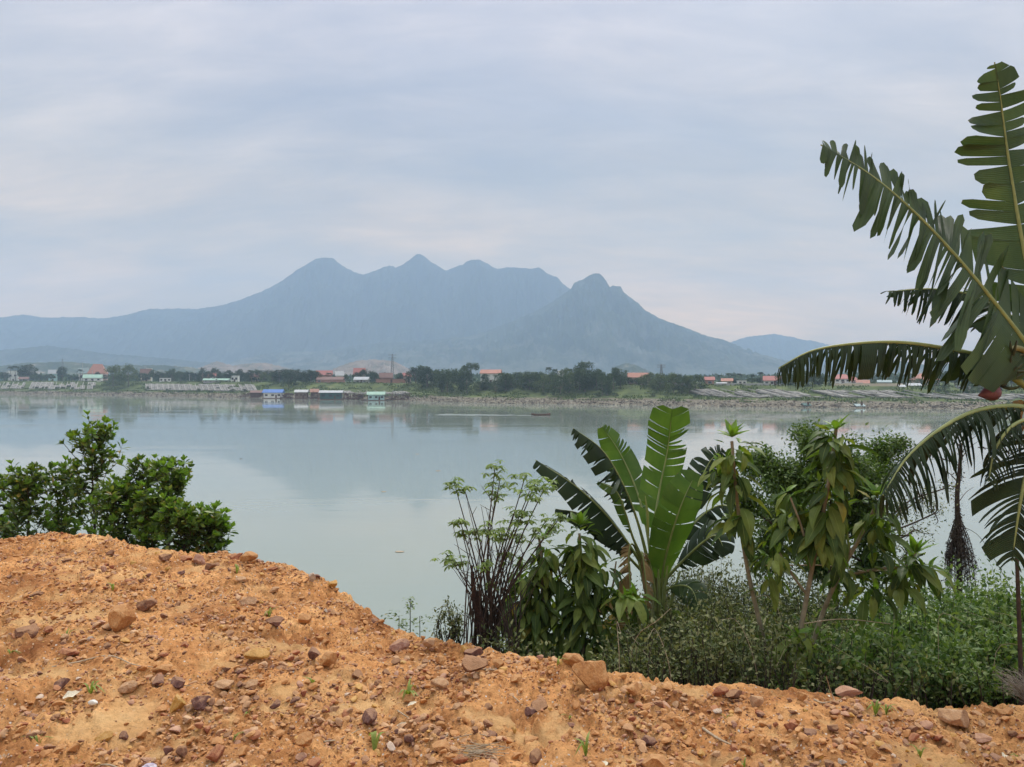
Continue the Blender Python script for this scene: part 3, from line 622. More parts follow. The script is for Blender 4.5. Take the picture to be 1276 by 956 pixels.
# ------------------------------------------------------------------ stone revetments on the far slope
revm = rough_mat('revetment_stone', (0.13, 0.125, 0.11), (0.36, 0.345, 0.31), 0.9, 1, 0)
revg = rough_mat('revetment_rib', (0.25,0.24,0.22),(0.45,0.43,0.4), 1.2, 1, 0)
def revetment(px0, px1, d0, d1, keep, label, wdt=2.6, lean=2.0):
    x0, Y0, z0 = far(px0, d0); x1, Y1, z1 = far(px1, d0); a = Acc()
    nx_ = max(3, int(abs(x1-x0)/wdt)); nd_ = max(2, int((d1-d0)/3.2))
    def pt(x, d): xx = x-lean*(d-d0)/4; return np.array([xx, float(shoreY(np.array([x]))[0])+d, float(farZ(np.array([x]), np.array([d]))[0])+0.45])
    for i in range(nx_):
        for j in range(nd_):
            if pn(np.array([i*0.9]), np.array([j*0.9+px0]), 3.1, 5)[0] > keep-0.35+U(-0.15, 0.15): continue
            xa = x0+(x1-x0)*(i+0.06)/nx_; xb = x0+(x1-x0)*(i+0.94)/nx_; da = d0+(d1-d0)*(j+0.05)/nd_; db = d0+(d1-d0)*(j+0.95)/nd_
            V = np.array([pt(xa, da), pt(xb, da), pt(xb, db), pt(xa, db)])+np.array([0, 0, U(-0.1, 0.12)]); V2 = V-np.array([0, 0, 0.5])
            a.add(np.vstack([V, V2]), [(0, 1, 2, 3), (0, 4, 5, 1), (1, 5, 6, 2), (2, 6, 7, 3), (3, 7, 4, 0)], 0)
        xa = x0+(x1-x0)*i/nx_
        if i % 2 == 0: a.tube([pt(xa, d0)+(0, 0, .1), pt(xa, d1)+(0, 0, .1)], 0.22, 4, 1)
    c = far((px0+px1)/2, d0)
    return tag(a.obj('revetment', [revm, revg], smooth=False), label, 'revetment', 'stone revetments on the far slope')
revetment(-30, 28, 22, 40, 0.35, 'pale stone revetment at the far left end of the opposite bank')
revetment(36, 118, 22, 41, 0.42, 'whitish leaning stone revetment left of the two pale bushy trees')
revetment(182, 322, 22, 38, 0.6, 'long grey stone revetment between pale bushy trees and blue roofed cabin')
revetment(400, 515, 17, 27, 0.4, 'patchy stone revetment just above the dark roofed cabins')
revetment(884, 925, 22, 34, 0.3, 'broken white revetment right after the central grove')
revetment(900, 1030, 20, 36, 0.42, 'grey stone revetment below the trees under the banana frond')
revetment(1048, 1180, 22, 35, 0.42, 'grey stone revetment below the red roofed houses on the right')
revetment(1186, 1330, 18, 30, 0.5, 'low grey revetment behind the hanging banana leaves')

# ------------------------------------------------------------------ houses
def plain(name, c, rough=0.8, v=0.12): return rough_mat(name, tuple(q*(1-v) for q in c), tuple(min(q*(1+v), 1) for q in c), 0.7, rough, 0)
W_white = plain('white_plaster', (0.72, 0.72, 0.69)); W_cream = plain('cream_plaster', (0.6, 0.52, 0.4)); W_grey = plain('grey_render', (0.36, 0.36, 0.35)); W_brick = plain('brick_wall', (0.34, 0.19, 0.14)); W_pink = plain('pink_plaster', (0.6, 0.42, 0.38)); W_teal = plain('teal_plaster', (0.4, 0.58, 0.58))
R_red = plain('red_roof', (0.36, 0.14, 0.12)); R_orange = plain('orange_roof', (0.38, 0.18, 0.13)); R_brown = plain('brown_roof', (0.2, 0.12, 0.1)); R_grey = plain('grey_sheet_roof', (0.45, 0.46, 0.46)); R_green = plain('pale_green_roof', (0.3, 0.45, 0.36)); R_blue = plain('blue_roof', (0.1, 0.2, 0.48)); R_white = plain('pale_roof', (0.42, 0.44, 0.45)); R_slate = plain('grey_green_roof', (0.3, 0.38, 0.38))
dark = plain('dark_opening', (0.03, 0.035, 0.04), 0.3); wood = plain('dark_planks', (0.10, 0.06, 0.045)); woodm = plain('weathered_planks', (0.2, 0.15, 0.12)); dgreen = plain('dark_green_sheet', (0.05, 0.11, 0.1)); frame_w = plain('window_frame', (0.5, 0.5, 0.5)); rust = plain('rust_float', (0.25, 0.08, 0.05))
def roof_acc(w, dp, z0, rh, kind, ov=0.5):
    a = Acc(); w2, d2 = w/2+ov, dp/2+ov; e = 0.15
    if kind == 'flat': a.box((0, 0, z0+0.12), (w+0.4, dp+0.4, 0.24)); return a
    rx = w2 if kind == 'gable' else max(w2-d2*0.6, w2*0.45)
    B = [(-w2, -d2, z0), (w2, -d2, z0), (w2, d2, z0), (-w2, d2, z0), (-rx, 0, z0+rh), (rx, 0, z0+rh)]
    Vt = np.array(B+[(x, y, z+e) for x, y, z in B]); o = 6
    a.add(Vt, [(0+o, 1+o, 5+o, 4+o), (2+o, 3+o, 4+o, 5+o), (0, 4, 5, 1), (2, 5, 4, 3), (0, 1, 1+o, 0+o), (2, 3, 3+o, 2+o)])
    a.add(Vt, [(1+o, 2+o, 5+o), (3+o, 0+o, 4+o), (1, 5, 2), (3, 4, 0)]); a.add(Vt, [(1, 2, 2+o, 1+o), (3, 0, 0+o, 3+o)])
    return a
def house(px, roof_top, base, w_px, d, wall, roof, label, rkind='gable', rf=0.4, storeys=1, rz=None, name='house', nwin=2, cat='house', depth=None):
    x, Y, z = far(px, d); s = Y/F; w = w_px*s; zt = EYE-(roof_top-HOR)*s; zb = min(z, EYE-(base-HOR)*s); H = zt-zb; rh = H*rf; wh = H-rh if rkind != 'flat' else H-0.24
    dp = depth or min(max(w*0.6, 4), 9); rz = -math.atan2(x, Y)*0.6+U(-.15, .15) if rz is None else rz
    root = thing(name, label, cat, (x, Y, zb), rz, 'houses on the far bank')
    a = Acc(); a.box((0, 0, wh/2-0.3), (w, dp, wh+0.6))
    if rkind == 'gable': a.add([(-w/2, -dp/2, wh), (-w/2, dp/2, wh), (-w/2, 0, wh+rh*0.92), (w/2, -dp/2, wh), (w/2, dp/2, wh), (w/2, 0, wh+rh*0.92)], [(0, 1, 2), (3, 5, 4)])
    a.obj('wall', wall, root, False); roof_acc(w, dp, wh+0.02, rh, rkind).obj('roof', roof, root, False)
    vis = wh
    for q in range(storeys):
        zc_ = wh*(q+0.55)/storeys; hh_ = min(1.4, wh/storeys*0.42)
        for i in range(nwin):
            xc = -w/2+w*(i+0.5)/nwin
            f_ = Acc(); f_.box((xc, -dp/2-0.05, zc_), (min(1.5, w/nwin*0.5)+0.25, 0.1, hh_+0.25)); fo_ = f_.obj('window', frame_w, root, False)
            g_ = Acc(); g_.box((xc, -dp/2-0.115, zc_), (min(1.5, w/nwin*0.5), 0.03, hh_)); g_.obj('pane', dark, fo_, False)
    if w > 5:
        dr = Acc(); dr.box((w*0.03, -dp/2-0.04, 1.0), (1.1, 0.08, 2.0)); dr.obj('door', wood, root, False)
    return root
house(17, 462, 472, 10, 85, W_white, R_white, 'small white house near the left end of the far bank', 'flat')
house(66, 461, 470, 9, 90, W_teal, R_white, 'pale greenish house between the two dark round trees', 'gable', 0.35)
house(104, 459, 468, 10, 95, W_white, R_slate, 'bluish white house left of the orange roofed house', 'gable', 0.4)
house(122, 454, 468, 19, 100, W_pink, R_orange, 'house with big bright orange hipped roof on the left', 'hip', 0.55, depth=11)
house(116, 467, 473, 20, 60, W_white, R_green, 'long low shed with pale green roof below the orange roof', 'gable', 0.5, nwin=3, name='shed', cat='shed')
house(182, 460, 470, 12, 95, W_cream, R_brown, 'tan house with brownish roof behind the left trees', 'gable', 0.5)
house(186, 459, 468, 6, 110, W_white, R_grey, 'narrow pale house half hidden behind the brown roofed house', 'flat', storeys=2, nwin=1)
house(206, 471, 475, 13, 48, W_white, R_grey, 'open white shelter on the bank edge above the long revetment', 'flat', name='shelter', cat='shelter', nwin=3)
house(258, 466, 473, 9, 75, W_pink, R_brown, 'small pinkish house above the long grey revetment')
house(266, 465, 473, 6, 80, W_white, R_red, 'tiny white house with red roof above the long grey revetment', nwin=1)
house(293, 468, 473, 9, 70, W_white, R_grey, 'small white house right of the pinkish house', 'flat')
house(270, 472, 476, 30, 46, W_grey, R_green, 'long low green roofed shed along the bank edge on the left', 'gable', 0.5, name='shed', cat='shed', nwin=5, depth=4)
house(320, 466, 474, 14, 70, W_cream, R_brown, 'tan house with low brown roof left of the dark thicket')
house(404, 462, 474, 19, 75, W_brick, R_red, 'wide house with red roof right of the dark thicket', 'gable', 0.4, nwin=3)
house(412, 470, 477, 32, 50, W_brick, R_brown, 'long low brick building with brown roof at the terrace edge', 'gable', 0.5, nwin=5, depth=5)
house(423, 463, 470, 9, 82, W_white, R_grey, 'small white gabled house between the two red roofs')
house(448, 459, 467, 13, 95, W_white, R_red, 'house with raised red roof behind the terrace trees', 'gable', 0.45, depth=6)
house(451, 470, 476, 17, 52, W_grey, R_white, 'low whitish shed on the green terrace', 'gable', 0.5, name='shed', cat='shed')
house(481, 465, 476, 15, 60, W_brick, R_brown, 'brown roofed house left of the small round dark tree', 'gable', 0.5)
house(487, 472, 477, 36, 52, W_brick, R_brown, 'long dark low wall-like outbuilding right of the whitish shed', 'flat', name='outbuilding', cat='outbuilding', nwin=0, depth=2.5)
house(507, 465, 475, 9, 70, W_pink, R_red, 'small house with pale red roof beside the small round dark tree')
house(612, 461, 474, 24, 62, W_white, R_orange, 'long white building with orange roof beside the umbrella-crowned tree', 'gable', 0.28, nwin=0, name='building', cat='building', rz=-0.1, depth=8)
house(699, 462, 474, 5, 60, W_white, R_grey, 'narrow white gable peeping over the central grove', nwin=1, storeys=2)
house(795, 465, 478, 24, 62, W_pink, R_orange, 'house with orange roof rising from the central grove', 'gable', 0.4, nwin=3)
house(850, 477, 484, 20, 44, W_grey, R_brown, 'low grey house between trees at the right of the central grove', 'flat', nwin=3)
house(884, 470, 479, 10, 56, W_brick, R_red, 'dark red house touching the right end of the central grove', 'gable', 0.4, nwin=1)
house(906, 472, 479, 12, 60, W_cream, R_orange, 'small house with orange roof among palms')
house(899, 477, 481, 10, 50, W_white, R_white, 'white shed in front of the orange roofed house among palms', 'gable', 0.4, name='shed', cat='shed')
house(924, 474, 480, 10, 65, W_white, R_grey, 'small white house between palms and wide red roof', 'flat')
house(965, 469, 479, 25, 62, W_white, R_red, 'white house with wide red roof left of the widest bushy tree', 'gable', 0.5, nwin=4)
house(1049, 467, 480, 18, 58, W_white, R_red, 'two-storey white house with bright red roof under the banana frond', 'hip', 0.4, storeys=2, nwin=3, depth=8)
house(1061, 470, 481, 14, 64, W_pink, R_red, 'pinkish house with red roof adjoining the white two-storey house', 'hip', 0.4)
house(1062, 477, 482, 22, 50, W_white, R_white, 'long white annex in front of the red roofed houses', 'flat', nwin=4, name='annex', cat='annex', depth=3)
house(1075, 474, 481, 13, 55, W_brick, R_orange, 'low house with vivid orange-red roof right of the white annex', 'gable', 0.6)
house(1102, 474, 481, 14, 60, W_grey, R_slate, 'grey roofed house among palms on the right')
house(1123, 480, 486, 5, 44, W_white, R_white, 'tiny white gatehouse on the bank edge', 'gable', 0.4, nwin=0, name='gatehouse', cat='gatehouse')
house(1138, 478, 484, 13, 46, W_teal, R_white, 'low white-roofed shelter right of the tiny gatehouse', 'gable', 0.5, name='shelter', cat='shelter', nwin=3)
house(1152, 466, 478, 22, 75, W_pink, R_orange, 'broad pinkish house with faded red hip roof on the right', 'hip', 0.5, nwin=3, depth=10)
house(1200, 481, 485, 14, 42, W_grey, R_white, 'small grey hut on the slope behind the banana bud', 'flat', nwin=2, name='hut', cat='hut')
house(1234, 480, 488, 24, 40, W_grey, R_grey, 'low grey building behind the banana stalk', 'flat', nwin=5, name='building', cat='building')
house(30, 470, 474, 10, 60, W_grey, R_brown, 'small grey shed below the single dark round tree', 'gable', 0.5, name='shed', cat='shed')

def boundary(px0, px1, d, h, mat, label):
    x0, Y0, z0 = far(px0, d); x1, Y1, z1 = far(px1, d); a = Acc(); n = 12
    for i in range(n):
        xa = x0+(x1-x0)*i/n; xb = x0+(x1-x0)*(i+1)/n; ya, yb = [float(shoreY(np.array([q]))[0])+d for q in (xa, xb)]; L = math.hypot(xb-xa, yb-ya)
        a.box(((xa+xb)/2, (ya+yb)/2, min(z0, z1)+h/2-0.2), (L, 0.3, h+0.4), 0, math.atan2(yb-ya, xb-xa))
    return tag(a.obj('boundary_wall', mat, smooth=False), label, 'wall')
boundary(395, 430, 45, 1.4, W_brick, 'low brick wall at the edge of the green terrace')
boundary(1040, 1125, 45, 1.1, W_cream, 'pale low wall along the bank edge below the red roofed houses')
boundary(890, 960, 45, 1.0, W_grey, 'low grey wall along the bank edge beside the palms')
# ------------------------------------------------------------------ lattice masts and poles
steel = plain('galvanised_steel', (0.2, 0.22, 0.24), 0.5)
def mast(px, top, d, label, w=2.4):
    x, Y, z = far(px, d); H = EYE-(top-HOR)/F*Y-z; root = thing('lattice_mast', label, 'mast', (x, Y, z)); a = Acc(); n = 12
    cs_ = [(-1, -1), (1, -1), (1, 1), (-1, 1)]
    def c_(i, f): q = w/2*(1-0.8*f); return np.array([cs_[i % 4][0]*q, cs_[i % 4][1]*q, f*H])
    for i in range(4): a.tube([c_(i, 0), c_(i, 1)], 0.12, 4)
    for s_ in range(n):
        for i in range(4): a.tube([c_(i, s_/n), c_(i+1, (s_+1)/n)], 0.07, 4); a.tube([c_(i, s_/n), c_(i+1, s_/n)], 0.06, 4)
    a.obj('frame', steel, root)
    b_ = Acc()
    for f in (0.86, 0.96): b_.box((0, 0, H*f), (w*2.2, 0.3, 0.25))
    b_.obj('cross_arm', steel, root); return root
mast(489, 441, 110, 'tall thin lattice mast rising behind the red roofed houses')
mast(824, 454, 100, 'thin lattice mast behind the right part of the central grove', 2.0)
mast(78, 447, 260, 'faint lattice pylon behind the small dark round tree', 3.5)
def pole(px, top, d, label):
    x, Y, z = far(px, d); H = EYE-(top-HOR)/F*Y-z; root = thing('utility_pole', label, 'utility pole', (x, Y, z)); a = Acc(); a.tube([(0, 0, -.3), (0, 0, H)], [0.22, 0.14], 6); a.obj('pole', W_grey, root)
    b_ = Acc(); b_.box((0, 0, H*0.93), (1.8, 0.15, 0.15)); b_.obj('cross_arm', steel, root)
for px, top, l in ((115, 461, 'pole by the long green roofed shed'), (103, 452, 'thin pole left of the orange roofed house'), (689, 481, 'short pale pole on the slope below the central grove'), (881, 484, 'pale pole at the right end of the central grove'), (973, 478, 'thin pole under the banana frond'), (236, 466, 'pole above the long grey revetment')):
    pole(px, top, 44 if px > 600 else 62, l)

# ------------------------------------------------------------------ floating cabins, rafts, boats
def cabin(px, w_px, roof_top, eave, d, wall, roof, label, rz=0.0, dp=6.0, stripe=None, fl=rust, off=0.0):
    x, Y, _ = far(px, d); s = Y/F; w = w_px*s; zt = EYE-(roof_top-HOR)*s; ze = EYE-(eave-HOR)*s; root = thing('floating_cabin', label, 'floating cabin', (x, Y, 0), rz, 'floating cabins moored at the far bank')
    zt = max(zt, ze+0.8)
    f_ = Acc(); f_.box((0, 0, 0.18), (w+1.0, dp+1.2, 0.3)); f_.obj('deck', woodm, root, False)
    for i in range(6):
        q = Acc(); q.tube([(-w/2+w*(i+.5)/6, -dp/2-0.9, 0.0), (-w/2+w*(i+.5)/6, dp/2+.9, 0.0)], 0.32, 8); q.obj('float', fl, root)
    a = Acc(); a.box((0, 0, 0.34+(ze-0.34)/2), (w*0.94, dp*0.9, ze-0.34)); a.obj('wall', wall, root, False)
    roof_acc(w, dp, ze, zt-ze, 'gable', 0.45).obj('roof', roof, root, False)
    for i in range(3):
        b_ = Acc(); b_.box((-w/2+w*(i+.5)/3, -dp*0.45-0.05, ze*0.6), (w/3*0.42, 0.1, 0.9)); b_.obj('window', stripe or dark, root, False)
    dr = Acc(); dr.box((w*0.18, -dp*0.45-0.045, 1.2), (0.8, 0.09, 1.7)); dr.obj('door', wood, root, False)
    for sx in (-1, 1):
        p_ = Acc(); p_.box((sx*w*0.48, -dp/2-0.2, ze/2+.15), (0.12, 0.12, ze-.35)); p_.obj('post', wood, root, False)
    return root
cabin(341, 23, 485.5, 489.5, -3.5, W_white, R_blue, 'white floating cabin with bright blue roof', 0.1)
cabin(413, 27, 487, 489.5, -5, dgreen, R_white, 'dark green floating cabin with pale flat-looking roof', 0.12, 7)
cabin(469, 21, 488.5, 492, -5, W_teal, R_green, 'small teal floating cabin with pale green roof', 0.15, 6)
cabin(376, 15, 486, 489, 0, woodm, R_grey, 'weathered plank cabin between blue roofed and dark green cabins', 0.1, 5, wood)
cabin(320, 13, 487, 489.5, 2, wood, R_brown, 'dark brown plank cabin left of the blue roofed cabin', 0.05, 5, wood)
cabin(392, 9, 485, 489, 4, wood, W_brick, 'narrow dark hut wedged right of the weathered plank cabin', 0.2, 4, wood)
cabin(1004, 7, 503, 505.5, 3, dgreen, dgreen, 'small dark green hut floating at the right bank', 0, 3)
cabin(1070, 9, 504, 506.5, 3, dgreen, R_slate, 'small pale green boat cabin at the right bank', 0, 3)
def cage(px, w_px, d, label, seed):
    r_ = np.random.default_rng(seed); x, Y, _ = far(px, d); w = w_px*Y/F; root = thing('fish_cage_raft', label, 'raft', (x, Y, 0), 0.1, 'fish cage rafts moored at the far bank')
    a = Acc(); n = max(2, int(w/3))
    for i in range(n+1): a.box((-w/2+w*i/n, 0, 0.35), (0.25, 8, 0.25))
    for j in range(4): a.box((0, -4+8*j/3, 0.62), (w, 0.25, 0.25))
    a.obj('deck', wood, root, False); b_ = Acc()
    for i in range(int(w*3)):
        q = r_.uniform(-w/2, w/2); h = r_.uniform(1.2, 4.6); yv = r_.uniform(-3.5, 4); b_.tube([(q, yv, 0.3), (q+r_.normal(0, .25), yv+r_.normal(0, .2), h)], 0.08, 4)
        if i % 2: b_.tube([(q, yv, h*.8), (q+r_.uniform(-3, 3), yv, h*.8+r_.normal(0, .3))], 0.07, 4)
    b_.obj('poles', wood, root, False); c_ = Acc()
    for i in range(int(w*1.6)):
        q = r_.uniform(-w/2+.6, w/2-.6); c_.box((q, r_.uniform(-3, 3.5), r_.uniform(.6, 2.8)), (r_.uniform(.6, 2.0), r_.uniform(.6, 1.6), r_.uniform(.4, 1.1)), 0, r_.uniform(-.4, .4))
    c_.obj('clutter', woodm if seed % 2 else wood, root, False)
cage(307, 12, 4, 'cluttered raft of brown poles at the left of the cabins', 1)
cage(358, 14, 0, 'brown pole raft right of the blue roofed cabin', 2)
cage(394, 12, -2, 'dark cluttered raft left of the dark green cabin', 3)
cage(441, 26, 0, 'large brown pole and net raft between dark green and teal cabins', 4)
cage(490, 18, 2, 'brown pole raft right of the teal cabin', 5)
cage(505, 12, 4, 'last low pole raft before the dense grove', 6)
def boat(px, Y, L, col, label, rz=0.1, person=False):
    x = (px-638)/F*Y; root = thing('boat', label, 'boat', (x, Y, 0), rz); a = Acc(); n = 14; t_ = np.linspace(-1, 1, n)
    wv = L*0.11*(1-np.abs(t_)**2.6)+0.02; top = 0.42+0.35*np.abs(t_)**3; V = []
    for q, ww, tp in zip(t_, wv, top): V += [(q*L/2, -ww, tp), (q*L/2, -ww*0.7, -0.1), (q*L/2, ww*0.7, -0.1), (q*L/2, ww, tp), (q*L/2, ww*0.85, tp-.03), (q*L/2, ww*.6, 0.05), (q*L/2, -ww*.6, 0.05), (q*L/2, -ww*0.85, tp-.03)]
    Q = [(i*8+j, i*8+(j+1) % 8, (i+1)*8+(j+1) % 8, (i+1)*8+j) for i in range(n-1) for j in range(8)]; a.add(V, Q); a.obj('hull', col, root)
    s_ = Acc(); s_.box((0, 0, .32), (.25, L*.17, .05)); s_.box((L*.2, 0, .34), (.25, L*.15, .05)); s_.obj('bench', woodm, root, False); return root
boat(674, 215, 5.5, wood, 'small dark boat heading right at the tip of the long wake')
boat(402, far(402, -9)[1], 5, rust, 'small brown boat moored in front of the dark cluttered raft')
boat(455, far(455, -9)[1], 4, wood, 'tiny dark boat moored left of the teal cabin', 0.4)
foam = plain('wake_foam', (0.45, 0.5, 0.5), 0.5)
a = Acc(); r_ = np.random.default_rng(8)
for i in range(260):
    f = r_.uniform(0, 1)**0.8; xq = (668-f*125-638)/F*215; yq = 215+f*5+r_.normal(0, .5+f*2.2); L = r_.uniform(.5, 2.6)
    th = r_.uniform(.02, .07); a.box((xq, yq, 0.0), (L, th*2, .05), 0, r_.normal(0, .06))
tag(a.obj('boat_wake', foam, smooth=False), 'long pale wake streak on the river behind the small boat', 'wake', kind='stuff')
# ------------------------------------------------------------------ leaf templates (length 1 along +Y, face +Z)
def leaf_tmpl(w, droop, fold=0.25, n=6, shape='ellip', wave=0.0):
    """curved, folded leaf blade: 4 vertices across"""
    f = np.linspace(0, 1, n+1)
    if shape == 'ellip': hw = np.sin(np.pi*np.clip(f*0.96+0.04, 0, 1)**0.85)*w/2
    elif shape == 'obov': hw = np.sin(np.pi*np.clip(f*0.97+0.03, 0, 1)**1.35)*w/2
    else: hw = np.sin(np.pi*(f*0.98+0.02)**0.7)*w/2
    hw = np.maximum(hw, 0.012); ang = -droop*f; dy = np.cos(ang)/n; dz_ = np.sin(ang)/n
    y = np.concatenate([[0], np.cumsum((dy[1:]+dy[:-1])/2)]); z = np.concatenate([[0], np.cumsum((dz_[1:]+dz_[:-1])/2)])
    V = []; UVs = []
    for i in range(n+1):
        nx_, nz_ = -math.sin(ang[i]), math.cos(ang[i]); wv = wave*math.sin(i*2.4)
        for q, lift in ((-1, fold), (-.5, fold*.45), (0, 0), (.5, fold*.45), (1, fold)):
            V.append((q*hw[i], y[i]+nx_*(lift*hw[i]+wv*abs(q)*hw[i]), z[i]+nz_*(lift*hw[i]+wv*q*hw[i]))); UVs.append((f[i], q))
    Q = [(i*5+j, i*5+j+1, (i+1)*5+j+1, (i+1)*5+j) for i in range(n) for j in range(4)]
    return np.array(V), np.array(Q), np.array(UVs, float)
def small_leaf(w=0.5, droop=0.4):
    V = np.array([(0, 0, 0), (w/2, .4, .07), (0, .45, 0), (-w/2, .4, .07), (0, 1, -droop*.3)], float)
    return V, np.array([(0, 1, 2, 2), (0, 2, 3, 3)])[:0] if False else np.array([(0, 1, 4, 2), (0, 2, 4, 3)]), np.array([(0, 0), (.4, 1), (.4, 0), (.4, -1), (1, 0)], float)
L_big = [leaf_tmpl(0.34, q, 0.3, 7, 'ellip', 0.12) for q in (0.5, 0.9, 1.4, 0.2)]
L_obov = [leaf_tmpl(0.42, q, 0.25, 4, 'obov') for q in (0.0, 0.35, 0.8)]
L_small = small_leaf()
def W(px, py, Y): return np.array(P(px, py, Y))

# ------------------------------------------------------------------ banana leaves
def banana_leaf(root, pts, half_w, mat, start=0.12, up=(0, -0.2, 1), drop=(0.3, 0.3), tear=(0.4, 0.4), gap=0.25, seed=0, rib_r=0.02, label=None, fwd=0.35, tear_from=0.0, hang=0.0, name='leaf', narrow=(2, 5), jit=.13, tip=0.03, uneven=(1, 1), wprof=None, n=120):
    """midrib tube with torn blade halves. drop = how far each half sinks below the midrib plane (radians at the edge);
    tear = chance that a lateral strip is torn free; hang = extra gravity on torn strips towards the tip"""
    r = np.random.default_rng(seed); c = smoothpath(pts, n); t_ = unit(np.gradient(c, axis=0)); s_len = np.linalg.norm(np.diff(c, axis=0), axis=1).sum()
    upv = np.array(up, float); side = unit(np.cross(t_, upv)); nor = unit(np.cross(side, t_)); down = np.array([0, 0, -1.0])
    g = np.linspace(0, 1, n); b = np.clip((g-start)/(1-start), 0, 1)
    hw = (np.sin(np.pi*np.clip(b, 0, 1)**0.75*0.97+0.03)**0.55)*half_w if wprof is None else np.interp(b, *zip(*wprof))*half_w
    a = Acc(); k0 = int(start*n)
    for si, sg in enumerate((-1, 1)):
        i = k0; carry = 0
        while i < n-2:
            far_along = (i-k0)/(n-k0)
            torn = r.uniform() < tear[si] and far_along >= tear_from
            ln = int(r.uniform(*narrow)) if torn else int(r.uniform(5, 15)); j = min(i+ln, n-2)
            if j <= i: break
            rows = np.arange(i, j+1); m = 7; v = np.linspace(0, 1, m); cen = (rows-rows.mean())/(max(len(rows)-1, 1))
            dr = drop[si]+(r.normal(0, 0.16) if torn else 0)+carry; tw = r.normal(0, 0.35) if torn else 0; fr = r.normal(0, jit) if torn else r.normal(0, .03)
            gp = (gap[si] if isinstance(gap, tuple) else gap)*(1.0 if torn else 0.25)*r.uniform(0.6, 1.4); hg = (hang[si] if isinstance(hang, tuple) else hang)*(0.6+far_along)*(1 if torn else 0.35)*r.uniform(0.7, 1.3); lenf = r.uniform(0.72, 1.1) if torn else 1
            pos = c[rows].copy(); P0 = np.repeat(pos[:, None], m, 1); cur = pos.copy(); outp = [cur.copy()]; seg = (hw[rows]*lenf*uneven[si])/(m-1)
            mid = len(rows)//2; tv, sv, nv = t_[rows], side[rows]*sg, nor[rows]
            for q in range(1, m):
                f = v[q]; an = dr*(0.35+f)
                dirv = sv*math.cos(an)-nv*math.sin(an)+tv*(fwd+fr+0.25*f)+down*hg*f*1.6
                dirv = unit(dirv); cur = cur+dirv*seg[:, None]*(1+0.0*f)
                cc = cur.mean(0); sh = gp*f**1.3; pinch = cur+(cc-cur)*sh*np.minimum(1, abs(cen[:, None])*2)
                ed = unit(tv)*0; pinch = pinch+nv*(cen[:, None]*tw*f*seg[:, None]*3)
                outp.append(pinch.copy())
            G = np.stack(outp, 1)      # rows, m, 3
            if torn: G[:, -1] = G[:, -1]+(G[mid, -1]-G[:, -1])*0.55
            V = G.reshape(-1, 3); I_ = (np.arange(len(rows)-1)[:, None]*m+np.arange(m-1)[None]).ravel()
            uv = np.stack([np.repeat(g[rows][:, None], m, 1)*s_len, np.repeat(v[None]*sg, len(rows), 0)], -1).reshape(-1, 2)
            a.add(V, np.stack([I_, I_+1, I_+m+1, I_+m], -1), 0, uv)
            i = j if r.uniform() < 0.95 else j+1
    o = a.obj(name, mat); local(root, o)
    if label: o['label'] = label
    rb = Acc(); rb.tube(c-nor*rib_r*0.3, [rib_r*1.6, rib_r, rib_r*0.8, rib_r*0.5, rib_r*tip*8], 8)
    q = rb.obj('midrib', M['stem_green']); q.parent = o
    return o
def pxpath(l): return [W(*q) for q in l]
# ---- big banana plant at the right edge
gz_ = ground_z(W(1345, 700, 4.9)[0], 4.9)
bx, by, _z = W(1345, 700, 5.0); gz_ = ground_z(bx, 5.0)
ban = thing('banana_plant', 'tall torn-leaved banana plant at the right edge with a purple bud', 'banana plant', (bx, by, gz_))
a = Acc(); crown = W(1318, 470, 5.0)
a.tube(smoothpath([(bx, by, gz_-0.3), (bx+0.02, by, (gz_+crown[2])/2), tuple(crown+np.array([0.02, 0, 0.0])), tuple(crown+np.array([0.0, 0, 0.35]))], 14), [0.17, 0.14, 0.12, 0.09, 0.05], 14); local(ban, a.obj('pseudostem', M['pseudo']))
banana_leaf(ban, pxpath([(1312, 480, 4.95), (1278, 428, 4.9), (1240, 378, 4.85), (1190, 318, 4.8), (1140, 265, 4.75), (1085, 218, 4.72), (1023, 180, 4.7)]), 0.44, M['ban'], 0.08, (0.35, -0.75, 0.6), (0.25, -0.1), (0.98, 0.97), (0.25, 0.3), 11, 0.019, fwd=0.15, tear_from=0.22, hang=(0.9, 0.1), narrow=(2, 5.5), label='long leaf rising to the left, its outer half shredded into ribbons', n=210, uneven=(1.2, 0.85),
            wprof=[(0, .4), (.08, 1.05), (.2, 1.25), (.36, 1.15), (.5, .85), (.7, .75), (.88, .55), (1, .25)])
banana_leaf(ban, pxpath([(1312, 480, 5.0), (1300, 420, 5.08), (1283, 350, 5.15), (1268, 270, 5.2), (1255, 190, 5.22), (1247, 130, 5.2), (1239, 78, 5.15)]), 0.36, M['ban'], 0.14, (0.1, -1, 0.1), (0.12, 0.12), (0.92, 0.85), 0.3, 12, 0.018, fwd=0.1, narrow=(3, 7), jit=.06, label='upright leaf with ladder-like torn strips', hang=0.06,
            wprof=[(0, .3), (.1, .9), (.3, 1), (.6, .9), (.8, .65), (.93, .45), (1, .1)])
banana_leaf(ban, pxpath([(1312, 470, 5.25), (1270, 405, 5.6), (1225, 372, 5.8), (1165, 360, 5.9), (1106, 363, 5.95)]), 0.36, M['ban_dark'], 0.25, (0.2, -0.5, 0.85), (0.9, 0.4), (0.95, 0.8), 0.4, 13, 0.016, hang=0.6, narrow=(2, 4), label='dark leaf bent over behind the long shredded one')
